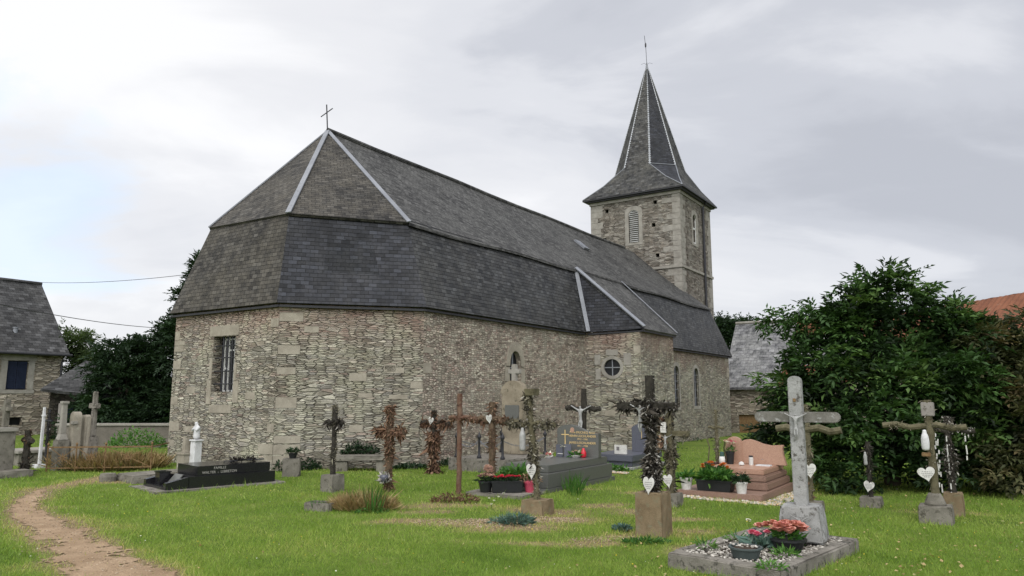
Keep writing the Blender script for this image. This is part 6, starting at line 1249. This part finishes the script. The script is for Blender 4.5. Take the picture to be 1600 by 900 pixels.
r_ = R_(90); pp = []
for px, py, a, b, m in ((745, 818, .85, .30, 700), (850, 812, .6, .3, 420), (960, 842, .5, .16, 240)):
    c_0 = G(px, py); q_ = np.sqrt(r_.random(m)); an = r_.uniform(0, 6.28, m); pp.append(np.stack([c_0.x + a * q_ * np.cos(an), c_0.y + b * q_ * np.sin(an)], 1))
pp = np.concatenate(pp); pp = np.concatenate([pp, gz(pp[:, 0], pp[:, 1])[:, None] + .006], 1); V, Fc, T = stones(r_, pp, r_.uniform(.006, .015, len(pp)))
tag(np_obj('loose_gravel', V, Fc, tinted('earthy_gravel', (.16, .115, .07), (.30, .22, .14), (.40, .32, .23), (.22, .17, .11), rough=.95, trans=0), None, T), 'loose earthy gravel on the bare mound before the lichened cross', 'gravel', None, 'stuff')
m = 900; f_ = r_.random(m); k = np.searchsorted(np.linspace(0, 1, len(path_pts)), f_).clip(1, len(path_pts) - 1); A_ = np.array([p_[0][:2] for p_ in path_pts]); tt = r_.random(m)[:, None]
pp = A_[k - 1] * (1 - tt) + A_[k] * tt + r_.normal(0, .2, (m, 2)); pp = np.concatenate([pp, gz(pp[:, 0], pp[:, 1])[:, None] + .008], 1); V, Fc, T = stones(r_, pp, r_.uniform(.005, .013, m))
tag(np_obj('path_grit', V, Fc, bpy.data.materials['earthy_gravel'], None, T), 'small loose stones trodden into the earth path', 'gravel', None, 'stuff')
# ------------------------------------------------------------------ grass
N_ = 400000
rg = np.random.default_rng(99)
Y_ = 4.9 * (1 - rg.random(N_) * (1 - (4.9 / 27) ** .9)) ** (-1 / .9); X_ = (rg.random(N_) * 2 - 1) * (Y_ * .76 + .4)
ds, dt = (X_ - O[0]) * U[0] + (Y_ - O[1]) * U[1], (X_ - O[0]) * P_[0] + (Y_ - O[1]) * P_[1]
inside = (ds > .14) & (ds < 26) & (np.abs(dt) < 4.14) & (np.abs(dt) < 2.0 + (ds - .12) * .9) | (ds > 10.6) & (ds < 13.8) & (dt > 0) & (dt < 5.95)
def infoot(o_, x0, x1, y0, y1):
    a = o_.rotation_euler.z; dx, dy = X_ - o_.location.x, Y_ - o_.location.y; lx = dx * math.cos(a) + dy * math.sin(a); ly = -dx * math.sin(a) + dy * math.cos(a); return (lx > x0) & (lx < x1) & (ly > y0) & (ly < y1)
inside |= infoot(gr_o, -GW, 0, 0, GL) | infoot(bt, -BW - .14, .14, -.2, BL + .15) | infoot(gt, -gw / 2, gw / 2, 0, gl) | infoot(b3, -gw3 / 2, gw3 / 2, 0, gl3) | infoot(pt_, -pw / 2, pw / 2, 0, pl_) | infoot(mo, -mw / 2, mw / 2, 0, ml) | infoot(sl, -.55, .55, -.37, .37) | infoot(s3, -.4, .4, -.3, 1.3)
br_ = bare(X_, Y_); dr_ = dry(X_, Y_)
keep = ~inside & (br_ + rg.normal(0, .22, N_) < .55) & (rg.random(N_) > np.clip((dr_ - .5) * 1.6, 0, .82))
X_, Y_, dr_ = X_[keep], Y_[keep], dr_[keep]; n = len(X_)
kY = np.clip(Y_ / 8, .8, 2.2); hgt_ = rg.gamma(4, .009, n) * (.8 + .4 * lump(X_, Y_, .8, 3)).clip(.35) * (1 + .2 * (kY - 1)) + .012; a = rg.uniform(0, 6.28, n)
fr_ = np.zeros(n)
for o_ in bpy.data.objects:
    if o_.parent is None and o_.type == 'EMPTY' and o_.get('category') in ('cross', 'stone', 'trough', 'gravestone', 'pedestal'): fr_ = np.maximum(fr_, np.clip(1.6 - np.hypot(X_ - o_.location.x, Y_ - o_.location.y) / .22, 0, 1))
ds, dt = (X_ - O[0]) * U[0] + (Y_ - O[1]) * U[1], (X_ - O[0]) * P_[0] + (Y_ - O[1]) * P_[1]
def near_rect(o_, x0, x1, y0, y1, w_=.10):
    a = o_.rotation_euler.z; dx, dy = X_ - o_.location.x, Y_ - o_.location.y; lx = dx * math.cos(a) + dy * math.sin(a); ly = -dx * math.sin(a) + dy * math.cos(a); return np.clip(1 - np.maximum(np.maximum(x0 - lx, lx - x1), np.maximum(y0 - ly, ly - y1)) / w_, 0, 1)
for a_ in ((gr_o, -GW, 0, 0, GL), (bt, -BW - .14, .14, -.2, BL + .15), (gt, -gw / 2, gw / 2, 0, gl), (b3, -gw3 / 2, gw3 / 2, 0, gl3), (mo, -mw / 2, mw / 2, 0, ml), (sl, -.55, .55, -.37, .37), (s3, -.4, .4, -.3, 1.3)): fr_ = np.maximum(fr_, near_rect(*a_))
hgt_ = hgt_ * (1 + 1.5 * fr_ * rg.random(n))
base_ = np.stack([X_, Y_, gz(X_, Y_) - .004], 1); side_ = np.stack([np.cos(a), np.sin(a), 0 * a], 1) * (.0032 * kY * rg.uniform(.7, 1.4, n))[:, None]
ln_ = rg.normal(0, .45, (n, 3)) * hgt_[:, None]; ln_[:, 2] = hgt_ * rg.uniform(.7, 1, n)
V = np.stack([base_ - side_, base_ + side_, base_ + ln_], 1).reshape(-1, 3); Fc = np.arange(3 * n).reshape(-1, 3)
T = np.clip(.34 + .16 * lump(X_, Y_, .55, 2) + .10 * lump(X_, Y_, 2.2, 5) + rg.normal(0, .13, n) + np.clip(dr_ - .12, 0, 1) * .95 * rg.random(n), 0, 1)
tag(np_obj('grass', V, Fc, M['grass'], None, T), 'short green lawn grass across the churchyard', 'grass', None, 'stuff')
# scattered daisies, fallen yellow leaves
def scatter(n, seed, rs, xr=None):
    g_ = np.random.default_rng(seed); y = 5.2 * (1 - g_.random(n) * (1 - (5.2 / 17) ** .8)) ** (-1 / .8); x = (g_.random(n) * 2 - 1) * (y * .72) if xr is None else g_.uniform(*xr, n) * y
    s_ = (x - O[0]) * U[0] + (y - O[1]) * U[1]; t_ = (x - O[0]) * P_[0] + (y - O[1]) * P_[1]; ok = ~((s_ > -.1) & (np.abs(t_) < 4.4)); x, y = x[ok], y[ok]; m = len(x)
    p = np.stack([x, y, gz(x, y) + .025], 1); d = g_.normal(size=(m, 3)) * np.array([1, 1, .15]); return leaf_mesh(p, d, np.tile([0, 0, 1.0], (m, 1)) + .4 * g_.normal(size=(m, 3)), g_.uniform(.6, 1.3, m) * rs, g_.uniform(.6, 1.3, m) * rs * .8, .1) + (np.repeat(g_.random(m), 2),)
V, Fc, T = scatter(260, 1, .019); tag(np_obj('daisies', V, Fc, M['petal_white'], None, T), 'tiny white daisies dotted through the lawn', 'flowers', None, 'stuff')
V, Fc, T = scatter(320, 2, .02); tag(np_obj('buttercups', V, Fc, M['petal_yellow'], None, T), 'tiny yellow wild flowers dotted through the lawn', 'flowers', None, 'stuff')
V, Fc, T = scatter(620, 3, .04, (.15, .75)); V2, F2, T2 = scatter(120, 4, .03, (-.7, .2)); V, Fc, T = cat((V, Fc, T), (V2, F2, T2)); tag(np_obj('fallen_leaves', V, Fc, M['straw'], None, T), 'dry fallen leaves scattered over the lawn', 'leaves', None, 'stuff')
